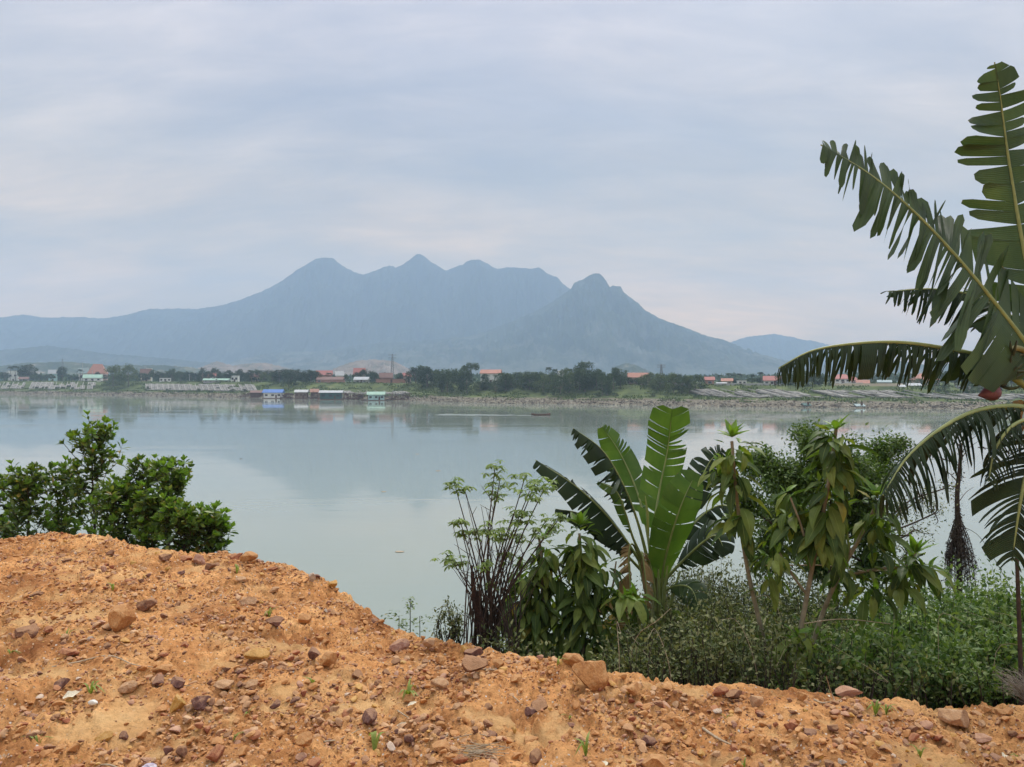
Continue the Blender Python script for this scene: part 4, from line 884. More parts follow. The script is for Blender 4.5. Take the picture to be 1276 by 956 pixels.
banana_leaf(ban, pxpath([(1312, 500, 4.9), (1272, 476, 4.85), (1232, 447, 4.8), (1180, 434, 4.75), (1120, 426, 4.72), (1060, 428, 4.7), (1010, 437, 4.68), (970, 458, 4.66)]), 0.31, M['ban_dark'], 0.2, (0.05, -0.15, 1), (1.15, 1.15), (0.98, 0.98), 0.4, 14, 0.018, fwd=0.3, hang=1.0, narrow=(2, 3.8), label='horizontal leaf with both halves hanging as a ragged fringe', tear_from=0.12, n=190,
            wprof=[(0, .4), (.1, .8), (.25, 1), (.5, .85), (.8, .8), (1, .45)])
banana_leaf(ban, pxpath([(1312, 515, 4.85), (1262, 506, 4.7), (1215, 512, 4.6), (1170, 535, 4.52), (1130, 570, 4.45), (1100, 617, 4.4)]), 0.40, M['ban_dark'], 0.12, (-0.3, -0.2, 1), (0.7, 0.95), (0.98, 0.95), 0.4, 15, 0.018, fwd=0.5, hang=0.5, narrow=(2, 3.4), label='arching leaf whose torn strips fan down over the river', n=190, wprof=[(0, .4), (.15, .9), (.4, 1), (.7, .9), (.9, .7), (1, .35)])
banana_leaf(ban, pxpath([(1315, 540, 4.8), (1296, 555, 4.6), (1280, 590, 4.5), (1270, 640, 4.45), (1262, 700, 4.42)]), 0.33, M['ban_dark'], 0.12, (-0.3, -1, 0.25), (0.25, 0.5), (0.97, 0.9), 0.4, 16, 0.016, fwd=0.55, hang=0.4, label='drooping leaf at the frame edge with comb-like strips')
banana_leaf(ban, pxpath([(1325, 470, 5.0), (1380, 420, 4.9), (1440, 400, 4.8), (1500, 430, 4.7)]), 0.3, M['ban'], 0.2, (0.1, -0.4, 1), (0.5, 0.5), (0.6, 0.6), 0.3, 17, 0.016, hang=0.4)
banana_leaf(ban, pxpath([(1318, 480, 5.1), (1292, 432, 5.2), (1262, 400, 5.25), (1236, 380, 5.3), (1214, 368, 5.3)]), 0.32, M['ban'], 0.1, (0.4, -0.8, 0.6), (0.3, 0.4), (0.7, 0.7), 0.35, 18, 0.016, hang=0.2, label='short broad leaf behind the base of the shredded one', narrow=(4, 9))
banana_leaf(ban, pxpath([(1318, 520, 4.8), (1290, 520, 4.6), (1262, 530, 4.5), (1240, 560, 4.45), (1232, 600, 4.4)]), 0.24, M['ban_dark'], 0.15, (-0.3, -0.3, 1), (0.9, 0.9), (0.95, 0.95), 0.5, 19, 0.014, fwd=.4, hang=0.6, label='short dark leaf curling down between the two drooping ones')
# flower stalk with young fruit and bud
a = Acc(); a.tube(smoothpath([W(1312, 478, 4.9), W(1280, 440, 4.85), W(1258, 436, 4.8), W(1248, 460, 4.78), W(1240, 492, 4.76)], 16), [0.022, 0.02, 0.014], 8); local(ban, a.obj('flower_stalk', M['pseudo']))
a = Acc(); r = np.random.default_rng(3); fr = Acc()
for i in range(46):
    f = r.uniform(0, 1); c0 = W(1262-16*f, 442+42*f, 4.82); dv = unit(np.array([r.normal(), r.normal()*0.7, r.normal()*0.5-0.1+0.3])); L = r.uniform(0.07, 0.13)
    fr.tube(smoothpath([c0, c0+dv*L*0.5, c0+dv*L+np.array([0, 0, 0.03])], 6), [0.006, 0.012, 0.010, 0.003], 6)
local(ban, fr.obj('fruit_bunch', rough_mat('young_banana_skin', (0.02, 0.03, 0.018), (0.06, 0.08, 0.035), 20, 0.6)))
a = Acc(); bud_m = rough_mat('banana_bud_skin', (0.12, 0.04, 0.055), (0.22, 0.09, 0.11), 12, 0.5)
c0 = W(1246, 487, 4.76); c1 = W(1219, 493, 4.74); a.tube([c0+(c1-c0)*f for f in np.linspace(0, 1, 14)], [0.012, 0.045, 0.055, 0.05, 0.035, 0.02, 0.004], 14); local(ban, a.obj('bud', bud_m))
a = Acc()
for i in range(3):
    o_ = W(1268+i*9, 500, 4.95+i*.05); a.tube(smoothpath([o_, o_+np.array([0.01*i, -0.02, -0.08]), o_+np.array([-0.02, 0, -0.2])], 6), [0.03, 0.022, 0.006], 7)
local(ban, a.obj('dry_sheath', M['dead']))
a = Acc(); tx = W(1272, 730, 4.9); gx = ground_z(tx[0], 4.9)
sb = thing('banana_sucker', 'thin brown stem rising below the drooping leaf at the right edge', 'stem', (tx[0], 4.9, gx)); a.tube(smoothpath([(tx[0]+.02, 4.9, gx-.1), (tx[0], 4.9, gx+0.5), (tx[0]-0.01, 4.92, W(1272, 690, 4.9)[2])], 8), [0.016, 0.012], 8); local(sb, a.obj('stem', M['bark_dark']))

# ---- banana plant in the middle
D = 7.6
def q3(px, py, dY=0.0): return W(px, py, D+dY)
bx = q3(812, 850)[0]; gz_ = ground_z(bx, D)
ban = thing('banana_plant', 'banana plant with broad green leaves in the middle of the bank', 'banana plant', (bx, D, gz_))
a = Acc(); a.tube(smoothpath([(bx, D, gz_-.2), q3(815, 850), q3(822, 770), q3(818, 705)], 14), [0.13, 0.11, 0.09, 0.06], 12); local(ban, a.obj('pseudostem', M['pseudo']))
L = lambda *k, **kw: banana_leaf(ban, *k, **kw)
L(pxpath([(818, 715, D), (815, 660, D), (822, 610, D+.1), (832, 560, D+.15), (838, 508, D+.1)]), 0.25, M['ban_light'], 0.25, (0.1, -1, 0.2), (0.2, 0.25), (0.6, 0.55), 0.45, 21, 0.014, fwd=0.25, label='tallest upright leaf, bright green, split in three', wprof=[(0, .5), (.12, .85), (.5, .9), (.8, 1), (.93, .85), (1, .3)])
L(pxpath([(814, 715, D+.1), (806, 660, D+.2), (793, 610, D+.4), (773, 565, D+.5), (750, 531, D+.5)]), 0.2, M['ban_light'], 0.35, (0.3, -1, 0.4), (0.5, 0.3), (0.15, 0.3), 0.2, 22, 0.013, fwd=0.2, label='pale upright leaf behind the torn one')
L(pxpath([(812, 715, D-.1), (795, 650, D-.2), (775, 600, D-.35), (750, 560, D-.45), (714, 533, D-.5)]), 0.25, M['ban_dark'], 0.3, (0.4, -0.3, 0.8), (0.9, 0.7), (0.95, 0.95), 0.6, 23, 0.013, hang=0.7, label='leaf with outer part torn into dark flaps')
L(pxpath([(810, 720, D), (785, 680, D-.15), (752, 638, D-.3), (715, 604, D-.4), (667, 573, D-.45)]), 0.27, M['ban_dark'], 0.2, (0.4, -0.5, 0.75), (0.55, 0.4), (0.45, 0.75), 0.5, 24, 0.014, hang=0.45, label='long leaf reaching far left', tear_from=0.45, wprof=[(0, .5), (.2, 1), (.5, .95), (.75, .6), (1, .3)])
L(pxpath([(810, 722, D+.1), (780, 690, D-.1), (752, 660, D-.25), (722, 640, D-.35), (692, 634, D-.4)]), 0.17, M['ban_dark'], 0.25, (0.2, -0.1, 1), (1.0, 0.9), (0.8, 0.8), 0.35, 25, 0.012, hang=0.6, label='low narrow leaf seen from its edge')
L(pxpath([(822, 770, D-.05), (826, 715, D-.2), (836, 670, D-.35), (851, 625, D-.4), (868, 588, D-.3)]), 0.225, M['ban_light'], 0.22, (0.25, -1, 0.25), (0.12, 0.22), (0.04, 0.04), 0.1, 26, 0.014, fwd=0.1, label='broad whole leaf in front with a pale midrib', wprof=[(0, .35), (.15, .8), (.4, 1), (.7, .95), (.9, .65), (1, .1)])
L(pxpath([(820, 720, D+.1), (850, 672, D+.2), (878, 640, D+.2), (905, 630, D+.1), (930, 655, D)]), 0.25, M['ban_dark'], 0.25, (-0.2, -0.4, 1), (0.7, 0.7), (0.7, 0.7), 0.3, 27, 0.013, hang=0.5)
L(pxpath([(822, 730, D), (850, 700, D-.2), (876, 676, D-.35), (893, 668, D-.4), (905, 690, D-.45)]), 0.24, M['ban_dark'], 0.2, (-0.3, -0.8, 0.6), (0.5, 0.4), (0.3, 0.4), 0.3, 28, 0.013, hang=0.3, label='dark drooping leaf on the right of the broad whole leaf')
L(pxpath([(820, 725, D+.2), (845, 660, D+.5), (868, 610, D+.7), (885, 575, D+.8), (902, 560, D+.8)]), 0.22, M['ban_dark'], 0.3, (0.1, -0.9, 0.5), (0.5, 0.4), (0.7, 0.7), 0.3, 29, 0.012, hang=0.4)
L(pxpath([(818, 740, D), (845, 730, D-.3), (862, 735, D-.5), (872, 760, D-.6)]), 0.17, M['ban'], 0.2, (-0.4, -0.7, 0.8), (0.4, 0.4), (0.5, 0.5), 0.3, 30, 0.012, hang=0.4)
L(pxpath([(812, 720, D-.1), (790, 672, D-.3), (780, 640, D-.4), (768, 612, D-.45), (745, 600, D-.45)]), 0.1, M['ban_light'], 0.3, (0.5, -0.6, 0.6), (0.7, 0.7), (0.3, 0.3), 0.2, 31, 0.012, label='half-rolled pale young leaf')
L(pxpath([(806, 720, D-.1), (790, 680, D-.25), (784, 690, D-.3), (785, 730, D-.32), (782, 770, D-.3)]), 0.16, M['dead'], 0.35, (0.5, -0.9, 0.1), (1.1, 1.0), (0.8, 0.8), 0.45, 32, 0.01, hang=0.4, label='withered brown leaf hanging down', name='dead_leaf')
L(pxpath([(812, 725, D+.1), (800, 690, D-.1), (802, 700, D-.25), (806, 750, D-.3), (800, 800, D-.3)]), 0.12, M['dead'], 0.35, (-0.5, -0.9, 0.1), (1.1, 1.0), (0.8, 0.8), 0.5, 33, 0.01, hang=0.4, label='withered brown leaf hanging down', name='dead_leaf')
a = Acc()
for (x0, y0, x1, y1, x2, y2) in ((812, 790, 806, 745, 796, 700), (818, 790, 816, 740, 808, 690), (824, 790, 828, 740, 832, 705), (830, 795, 838, 745, 848, 712), (826, 800, 822, 750, 820, 700)):
    a.tube(smoothpath([W(x0, y0, D-.12), W(x1, y1, D-.2), W(x2, y2, D-.22)], 8), [0.02, 0.016, 0.010], 7)
local(ban, a.obj('petioles', M['stem_green']))
a = Acc(); a.tube([W(808, 668, D-.3), W(807, 640, D-.3), W(804, 618, D-.3)], [0.012, 0.016, 0.003], 7); local(ban, a.obj('rolled_leaf', rough_mat('rolled_leaf', (0.22, 0.26, 0.06), (0.3, 0.34, 0.1), 8, 0.5)))
# older stems beside it
for (x0, x1, t_, r_, lab, mt) in ((775, 770, 735, 0.035, 'thin leaning brown stem left of the middle banana plant', 'bark_dark'), (800, 792, 745, 0.06, 'dry sheathed stem just left of the middle banana stem', 'pseudo'), (845, 838, 760, 0.05, 'green sheathed stem just right of the middle banana stem', 'pseudo')):
    p0 = W(x0, 900, D-.25); g0 = ground_z(p0[0], p0[1]); rt = thing('banana_sucker', lab, 'stem', (p0[0], p0[1], g0))
    a = Acc(); a.tube(smoothpath([(p0[0], p0[1], g0-.1), W(x0, 850, D-.25), W(x1, t_, D-.2)], 10), [r_, r_*0.9, r_*0.5], 9); local(rt, a.obj('stem', M[mt]))
    a = Acc(); a.scatter(L_big[2], np.array([W(x1, t_+i*7, D-.25) for i in range(5)]), unit(np.c_[rng.normal(size=5), -abs(rng.normal(size=5))*.4, -0.6*np.ones(5)]), rdir(5)+np.array([0, -1, .5]), rng.uniform(.25, .4, 5)); local(rt, a.obj('leaf_tuft', M['dead'] if mt == 'bark_dark' else M['leaf_big']))

# ------------------------------------------------------------------ saplings with big drooping leaves
def droop_cluster(a, top, bot, n, size, r, spread=0.10, upright=0.25, fold=True, yaw=None):
    """leaves on long drooping habit around a stem segment top->bot (3-D points)"""
    f = r.uniform(0, 1, n)**0.8; pos = top[None]+(bot-top)[None]*f[:, None]+r.normal(0, 0.015, (n, 3)); an = np.arange(n)*2.4+r.uniform(-.4, .4, n)
    elev = np.where(f < upright, r.uniform(0.1, 0.8, n)*(1-f/upright*0.7), r.uniform(-0.9, -0.05, n))
    d = np.stack([np.cos(an)*np.cos(elev), np.sin(an)*np.cos(elev), np.sin(elev)], -1)
    pos = pos+d*np.array([1, 1, .3])*spread*r.uniform(.2, 1, (n, 1)); nr = np.array([0, 0, 1.0])+r.normal(0, .25, (n, 3))
    sz = size*r.uniform(0.5, 1.12, n)*np.where(f < .15, .75, 1)
    for k in range(4):
        if k == 3: s_ = elev > 0.35
        else: s_ = (elev <= 0.35) & (np.arange(n) % 3 == k)
        a.scatter(L_big[k], pos[s_], d[s_], nr[s_], sz[s_])
    m_ = 9; an = np.arange(m_)*2.4; el = r.uniform(0.25, 1.3, m_)
    if upright > .2: a.scatter(L_big[3], np.repeat(top[None], m_, 0), np.stack([np.cos(an)*np.cos(el), np.sin(an)*np.cos(el), np.sin(el)], -1), np.tile([0, 0, 1.0], (m_, 1))+r.normal(0, .2, (m_, 3)), size*r.uniform(.5, .8, m_), 1)
    m_ = 10; ii = r.integers(0, n, m_); a.scatter(L_big[0], pos[ii], r.normal(size=(m_, 3))+np.array([0, 0, .9]), np.tile([0, 0, 1.0], (m_, 1))+r.normal(0, .3, (m_, 3)), size*r.uniform(.35, .6, m_), 1)
def sapling(label, Dp, base, stems, clusters, seed, size=0.26, name='sapling', group=None, cat='sapling', stem_r=(0.022, 0.012), bark='bark_pale'):
    r = np.random.default_rng(seed); p0 = W(base[0], base[1], Dp); g0 = ground_z(p0[0], Dp); rt = thing(name, label, cat, (p0[0], Dp, g0), group=group)
    for st_ in stems:
        a = Acc(); pts = [W(q[0], q[1], Dp+(q[2] if len(q) > 2 else 0)) for q in st_]
        if st_ is stems[0]: pts = [np.array([p0[0], Dp, g0-.1])]+pts
        a.tube(smoothpath(pts, 18), list(np.array([stem_r[0], stem_r[1]])*(1 if st_ is stems[0] else .55)), 8); local(rt, a.obj('stem' if st_ is stems[0] else 'branch', M[bark]))
    for ci, cl in enumerate(clusters):
        x0, y0, x1, y1, n, s_ = cl[:6]; dy = cl[6] if len(cl) > 6 else 0; a = Acc()
        droop_cluster(a, W(x0, y0, Dp+dy), W(x1, y1, Dp+dy), int(n*1.9), size*s_, r, 0.1, 0.22 if ci == 0 or len(cl) > 7 else 0.08); local(rt, a.obj('foliage', [M['leaf_big'], M['leaf_young']]))
    return rt
sapling('tall thin sapling with drooping big leaves, right of the middle banana plant', 5.9, (961, 862), [[(960, 850), (950, 790), (936, 730), (925, 670), (917, 610), (912, 550)]],
        [(912, 545, 916, 600, 26, .85), (916, 595, 925, 660, 22, 1.05), (896, 570, 892, 590, 7, .6), (955, 680, 960, 735, 9, .85, -.1)], 41)
sapling('tallest big-leaved sapling crowned with an upright rosette above the undergrowth', 5.7, (985, 862), [[(985, 850), (1000, 775), (1012, 710), (1026, 640), (1036, 580), (1042, 535)], [(1012, 710), (1000, 660), (985, 620)], [(1005, 740), (990, 720), (972, 690)]],
        [(1042, 535, 1040, 590, 32, .9), (1040, 585, 1022, 680, 36, 1.1), (985, 605, 990, 660, 20, .9, .15), (1000, 765, 992, 815, 6, 1.0, -.2), (972, 670, 960, 700, 9, .7)], 42)
sapling('big-leaved sapling leaning right with its leaves hanging in two tiers', 5.85, (1000, 862), [[(1002, 850), (1022, 775), (1045, 720), (1072, 670), (1092, 630)], [(1045, 720), (1090, 710), (1130, 705), (1142, 688)], [(1060, 695), (1055, 660), (1050, 640)]],
        [(1092, 618, 1092, 690, 30, .9), (1142, 690, 1120, 730, 22, .95, 0, 1), (1052, 690, 1045, 740, 14, .8), (1082, 700, 1085, 740, 12, .9), (1160, 706, 1150, 716, 5, .9)], 43)
sapling('dense leafy sapling draped to the ground left of the middle banana plant', 6.9, (672, 850), [[(672, 845), (674, 780), (676, 710), (672, 672)], [(672, 800), (650, 750), (648, 700)], [(672, 790), (700, 740), (690, 690)]],
        [(680, 672, 676, 730, 44, .8), (650, 700, 650, 780, 46, .85), (672, 730, 668, 800, 60, .9), (640, 740, 640, 815, 26, .8), (708, 735, 705, 815, 30, .85), (698, 700, 695, 790, 30, .85), (655, 780, 660, 815, 22, .8), (690, 780, 688, 820, 20, .8)], 44, 0.27)
sapling('leafy sapling with yellowing lower leaves touching the middle banana plant', 6.8, (722, 850), [[(724, 845), (728, 780), (726, 720), (722, 665)], [(728, 780), (760, 740), (768, 700)]],
        [(722, 655, 724, 700, 28, .85), (726, 690, 722, 770, 34, .95), (752, 700, 756, 750, 20, .85), (735, 740, 735, 800, 34, .9), (760, 770, 755, 830, 22, .9), (765, 735, 790, 745, 10, 1.0, -.2), (722, 775, 715, 820, 14, .8)], 45, 0.28)

# ------------------------------------------------------------------ many-stemmed shrub with pale palmate tufts and a fibrous stump
Dp = 6.35; p0 = W(600, 800, Dp); g0 = ground_z(p0[0], Dp); rt = thing('many_stemmed_shrub', 'many-stemmed shrub with pale green leaf tufts and a dark fibrous stump', 'shrub', (p0[0], Dp, g0)); r = np.random.default_rng(50)
tips = [(566, 602, 1.1), (578, 607, .7), (556, 690, .9), (568, 700, .8), (617, 580, 1.0), (623, 598, 1.2), (618, 612, .9), (610, 660, 1), (626, 664, 1), (640, 640, 1.3), (652, 640, 1), (655, 592, 1.2), (668, 600, 1.1), (680, 605, 1.1), (660, 612, 1), (683, 645, .9), (690, 652, .8), (572, 645, .8), (592, 660, .6), (645, 665, .8), (604, 700, .5), (632, 690, .6), (668, 660, .7), (575, 660, .5), (700, 642, .5), (612, 725, .4), (650, 700, .5)]
fan = leaf_tmpl(0.36, 0.5, 0.2, 4, 'obov'); fo = Acc()
for i, (x, y, s_) in enumerate(tips):
    dY = r.uniform(-.35, .35); tip = W(x, y, Dp+dY); b0 = W(598+r.uniform(-16, 26), 812, Dp+r.uniform(-.1, .1)); mid_ = b0*(0.45)+tip*0.55+np.array([(0.06 if x > 600 else -0.05)*-1, 0, -0.03])+r.normal(0, .02, 3)
    a = Acc(); path = smoothpath([b0+np.array([0, 0, -.5]), b0, mid_, tip], 16); a.tube(path, [0.012, 0.010, 0.007, 0.0035], 6); local(rt, a.obj('stem', M['bark_dark']))
    nb = int(7*s_+4)
    for k in range(nb):
        c0 = tip+r.normal(0, 1, 3)*np.array([.045, .045, .035])*s_+np.array([0, 0, -.02]); nl = 7; an = np.arange(nl)/nl*6.28+r.uniform(0, 6); el = r.uniform(-.5, .1, nl); d = np.stack([np.cos(an)*np.cos(el), np.sin(an)*np.cos(el), np.sin(el)], -1)
        fo.scatter(fan, np.repeat(c0[None], nl, 0), d, np.tile([0, 0, 1.0], (nl, 1))+r.normal(0, .2, (nl, 3)), r.uniform(.04, .075, nl))
    for k in range(3):
        q = path[r.integers(6, 14)]; dv = unit(np.array([r.normal(), r.normal()*.5, .9])); a2 = Acc(); a2.tube([q, q+dv*r.uniform(.08, .25)], [0.004, 0.0015], 4); fo.tube([q, q+dv*r.uniform(.08, .22)], [0.003, 0.0015], 4, 1)
local(rt, fo.obj('foliage', [M['leaf_pale'], M['bark_dark']]))
for i in range(44):
    b0 = W(585+r.uniform(-10, 62), 815, Dp+r.uniform(-.15, .15)); x1 = 612+float(np.clip(r.normal(0, 32), -48, 75)); tip = W(x1, r.uniform(620, 740), Dp+r.uniform(-.3, .3)); a = Acc(); m_ = (b0+tip)/2+np.array([-(tip-b0)[0]*.2, 0, 0])+r.normal(0, .012, 3)
    a.tube(smoothpath([b0, m_, tip], 10), [0.006, 0.005, 0.002], 5); local(rt, a.obj('stem', M['bark_dark']))
a = Acc(); pts = smoothpath([W(600, 825, Dp-.1), W(601, 780, Dp-.1), W(592, 740, Dp-.1), W(588, 705, Dp-.1)], 14); a.tube(pts, [0.018, 0.022, 0.022, 0.014, 0.002], 12)
for i in range(900):
    k_ = int(r.uniform(1, 14)**1.0); q = pts[k_]; an = r.uniform(0, 6.28); o_ = np.array([math.cos(an), math.sin(an), 0])*0.036*(1.1-.075*k_)*r.uniform(.5, 1.3)*(1+.35*math.sin(k_*1.7)); a.tube([q+o_, q+o_*1.35+np.array([0, 0, -r.uniform(.03, .14)])], [0.005, 0.001], 3)
local(rt, a.obj('fibrous_stump', rough_mat('fibrous_stump', (0.02, 0.012, 0.01), (0.075, 0.04, 0.03), 30, 0.95, 0.8, 0.02)))

# ------------------------------------------------------------------ leafy shrubs on the left behind the dirt rim
def leafy_shrub(label, top, width, base, Dp, seed, young=0.35, nb=22, lsz=0.115):
    r = np.random.default_rng(seed); p0 = W(base[0], base[1], Dp); g0 = ground_z(p0[0], Dp); tp = W(top[0], top[1], Dp); rt = thing('leafy_shrub', label, 'shrub', (p0[0], Dp, g0), group='leafy shrubs behind the left rim'); nb = int(nb*1.15)
    H = tp[2]-g0; hw = width/F*Dp/2; st_ = Acc(); fo = Acc(); root_p = np.array([p0[0], Dp, g0])
    main = smoothpath([root_p-(0, 0, .1), root_p*.5+tp*.5+r.normal(0, .04, 3), tp], 20); st_.tube(main, [0.02, 0.012, 0.004], 6); br = [(main, 1.0)]
    for i in range(nb):
        f = r.uniform(.12, .95); o_ = main[int(f*19)]; an = r.uniform(0, 6.28); Lb = hw*(1.1-0.8*f)*r.uniform(.6, 1.15); d = np.array([math.cos(an), math.sin(an)*.9, r.uniform(.8, 1.7)])
        e = o_+d*np.array([Lb, Lb, Lb*.8]); e[2] = min(e[2], tp[2]-.05-0.35*abs(e[0]-tp[0])); pth = smoothpath([o_, (o_+e)/2+np.array([0, 0, -.03]), e], 8); st_.tube(pth, [0.007, 0.003], 5); br.append((pth, .6))
        for k in range(2):
            q = pth[r.integers(3, 7)]; e2 = q+np.array([r.normal()*.07, r.normal()*.07, r.uniform(.1, .26)]); p2 = smoothpath([q, e2], 5); st_.tube(p2, [0.004, 0.002], 4); br.append((p2, .4))
    for pth, _w in br:
        m_ = 36 if _w == 1.0 else 8; ff = r.uniform(.25 if _w == 1 else .15, 1, m_); idx = (ff*(len(pth)-1)).astype(int); pos = pth[idx]; ax = unit(pth[-1]-pth[0]); an = np.arange(m_)*2.4; e1 = unit(np.cross(ax, [0.3, .9, .1])); e2 = np.cross(ax, e1)
        d = np.cos(an)[:, None]*e1+np.sin(an)[:, None]*e2+ax*r.uniform(.2, .9, (m_, 1)); sz = lsz*r.uniform(.65, 1.15, m_)
        for k in range(3): fo.scatter(L_obov[k], pos[k::3], d[k::3], np.array([0, 0, 1.0])+r.normal(0, .35, (len(pos[k::3]), 3)), sz[k::3], 0)
        m2 = 8; an = np.arange(m2)*2.4; d = np.cos(an)[:, None]*e1+np.sin(an)[:, None]*e2*1+ax*r.uniform(.7, 1.8, (m2, 1))
        fo.scatter(L_obov[0], np.repeat(pth[-1][None], m2, 0), d, ax+r.normal(0, .2, (m2, 3)), lsz*r.uniform(.55, .9, m2), 1 if r.uniform() < young+.25 else 0)
    local(rt, st_.obj('branches', M['bark_dark'])); local(rt, fo.obj('foliage', [M['leaf_shrub'], M['leaf_young']]))
leafy_shrub('tallest leafy shrub behind the left rim', (115, 530), 110, (125, 680), 10.2, 61, .5, 36)
leafy_shrub('leafy shrub cut by the left frame edge', (4, 603), 90, (-5, 680), 10.6, 62, .4, 22)
leafy_shrub('leafy shrub immediately left of the tallest one', (68, 582), 95, (62, 680), 10.4, 63, .4, 26)
leafy_shrub('narrow-topped leafy shrub right of the tallest one', (178, 582), 85, (178, 690), 10.0, 64, .3, 28)
leafy_shrub('dark loose-crowned leafy shrub, second from the right behind the left rim', (214, 578), 95, (212, 700), 9.8, 65, .25, 26)
leafy_shrub('lowest leafy shrub at the right end of the left group', (262, 642), 66, (252, 705), 9.4, 66, .6, 26)
leafy_shrub('bushy middle shrub filling the gap below the tallest one', (148, 608), 100, (150, 690), 9.7, 67, .4, 24)
leafy_shrub('low leafy shrub filling the gap at the left, second from the frame edge', (34, 592), 90, (30, 685), 10.0, 69, .4, 24)
leafy_shrub('small dark shrub low between the narrow-topped and loose-crowned ones', (192, 622), 80, (190, 695), 9.5, 70, .2, 20)
leafy_shrub('squat leafy shrub nearest the dirt below the loose-crowned one', (222, 636), 90, (220, 705), 9.2, 68, .4, 24)

# ------------------------------------------------------------------ small-leaved tree behind the saplings
def fine_tree(label, Dp, base, blobs, nleaf, mat, seed, lsz=0.06, twig_only=False, name='small_tree', cat='tree', bark='bark_dark', tr=0.05):
    r = np.random.default_rng(seed); p0 = W(base[0], base[1], Dp); g0 = ground_z(p0[0], Dp); rt = thing(name, label, cat, (p0[0], Dp, g0)); tk = Acc(); fo = Acc()
    c0 = np.array([p0[0], Dp, g0]); fork = W(base[0]+5, base[1]-75, Dp); tk.tube(smoothpath([c0-(0, 0, .2), (c0+fork)/2+(.05, 0, 0), fork], 10), [tr, tr*.7], 8); tot = sum(b[2]*b[3] for b in blobs)
    for (x, y, rx, ry) in blobs:
        c = W(x, y, Dp+r.uniform(-.6, .6)); RX, RZ = rx/F*Dp, ry/F*Dp; pth = smoothpath([fork, (fork+c)/2+r.normal(0, .08, 3), c], 10); tk.tube(pth, [tr*.45, .01], 6)
        nt = max(5, int(16*(rx*ry)/900))
        for i in range(nt):
            e = c+unit(r.normal(size=3))*np.array([RX, RX, RZ])*r.uniform(.5, 1.05); m_ = (c+e)/2+r.normal(0, .03, 3); tp_ = smoothpath([c, m_, e], 8); tk.tube(tp_, [.008, .0025], 4)
            n = int(nleaf*rx*ry/tot/nt); idx = r.integers(2, 8, n); pos = tp_[idx]+r.normal(0, .07, (n, 3)); d = r.normal(size=(n, 3))+unit(e-c)+np.array([0, 0, -.2]); fo.scatter(L_small, pos, d, np.array([0, 0, 1.0])+r.normal(0, .5, (n, 3)), lsz*r.uniform(.6, 1.2, n))
    local(rt, tk.obj('trunk', M[bark])); local(rt, fo.obj('crown', M[mat], smooth=False)); return rt
fine_tree('small-leaved rounded tree behind the big-leaved saplings', 9.3, (1030, 740), [(1000, 600, 40, 34), (960, 590, 30, 26), (1050, 580, 36, 34), (1085, 600, 26, 30), (1060, 640, 36, 34), (1020, 560, 30, 20), (975, 640, 32, 34), (1095, 570, 18, 22), (1010, 660, 40, 34), (1000, 542, 16, 12), (940, 575, 18, 14), (1085, 660, 24, 26), (1120, 560, 14, 14), (965, 690, 30, 26), (1030, 700, 36, 28), (1085, 705, 28, 24), (930, 630, 16, 24)], 52000, 'leaf_fine', 71, .055)
fine_tree('slender tree with near-bare twigs left of the vine-hung dead trunk', 9.8, (1085, 745), [(1120, 640, 26, 26), (1150, 620, 26, 18), (1140, 660, 28, 14), (1165, 640, 20, 20), (1120, 600, 20, 16), (1180, 608, 14, 10), (1130, 690, 18, 20)], 1500, 'leaf_weed', 72, .04, tr=.03)

# ------------------------------------------------------------------ dead trunk with a skirt of vines
Dp = 10.2; p0 = W(1196, 760, Dp); g0 = ground_z(p0[0], Dp); rt = thing('dead_tree', 'thin dead trunk wrapped in a skirt of dry vines, right side', 'dead tree', (p0[0], Dp, g0)); r = np.random.default_rng(80)
a = Acc(); pth = smoothpath([(p0[0], Dp, g0-.1), W(1196, 740, Dp), W(1195, 680, Dp), W(1193, 620, Dp), W(1196, 585, Dp), W(1198, 552, Dp)], 24); a.tube(pth, [0.04, 0.036, 0.033, 0.026, 0.018], 9); local(rt, a.obj('trunk', M['bark_dark']))
for i in range(12):
    q = pth[r.integers(8, 23)]; e = q+np.array([r.normal()*.35, r.normal()*.3, r.uniform(-.02, .3)]); a = Acc(); a.tube(smoothpath([q, (q+e)/2+(0, 0, .04), e], 6), [.008, .002], 4); local(rt, a.obj('twig', M['bark_dark']))
a = Acc(); strands = []
for i in range(95):
    f = r.uniform(0, 1)**.7; y0 = 628+60*f*r.uniform(.2, 1); an = r.uniform(0, 6.28); wd = .03+.19*r.uniform(.2, 1)**.8; y1 = r.uniform(690, 742); q0 = W(1194, y0, Dp); q1 = W(1196, y1, Dp)+np.array([math.cos(an)*wd, math.sin(an)*wd, 0])
    pt = smoothpath([q0, q0*.5+q1*.5+np.array([math.cos(an)*wd*.25, math.sin(an)*wd*.2, -.02]), q1], 9); a.tube(pt, [.004, .0025], 3, 1); strands.append(pt)
for pt in strands:
    n = 34; idx = r.integers(0, 9, n); a.scatter(L_small, pt[idx]+r.normal(0, .015, (n, 3)), r.normal(size=(n, 3))+np.array([0, 0, -.8]), r.normal(size=(n, 3)), r.uniform(.015, .04, n))
n = 500; pos = pth[r.integers(6, 23, n)]+r.normal(0, .035, (n, 3)); a.scatter(L_small, pos, r.normal(size=(n, 3)), r.normal(size=(n, 3)), r.uniform(.015, .035, n))
local(rt, a.obj('dry_vines', [M['vine_dead'], M['bark_dark']], smooth=False))
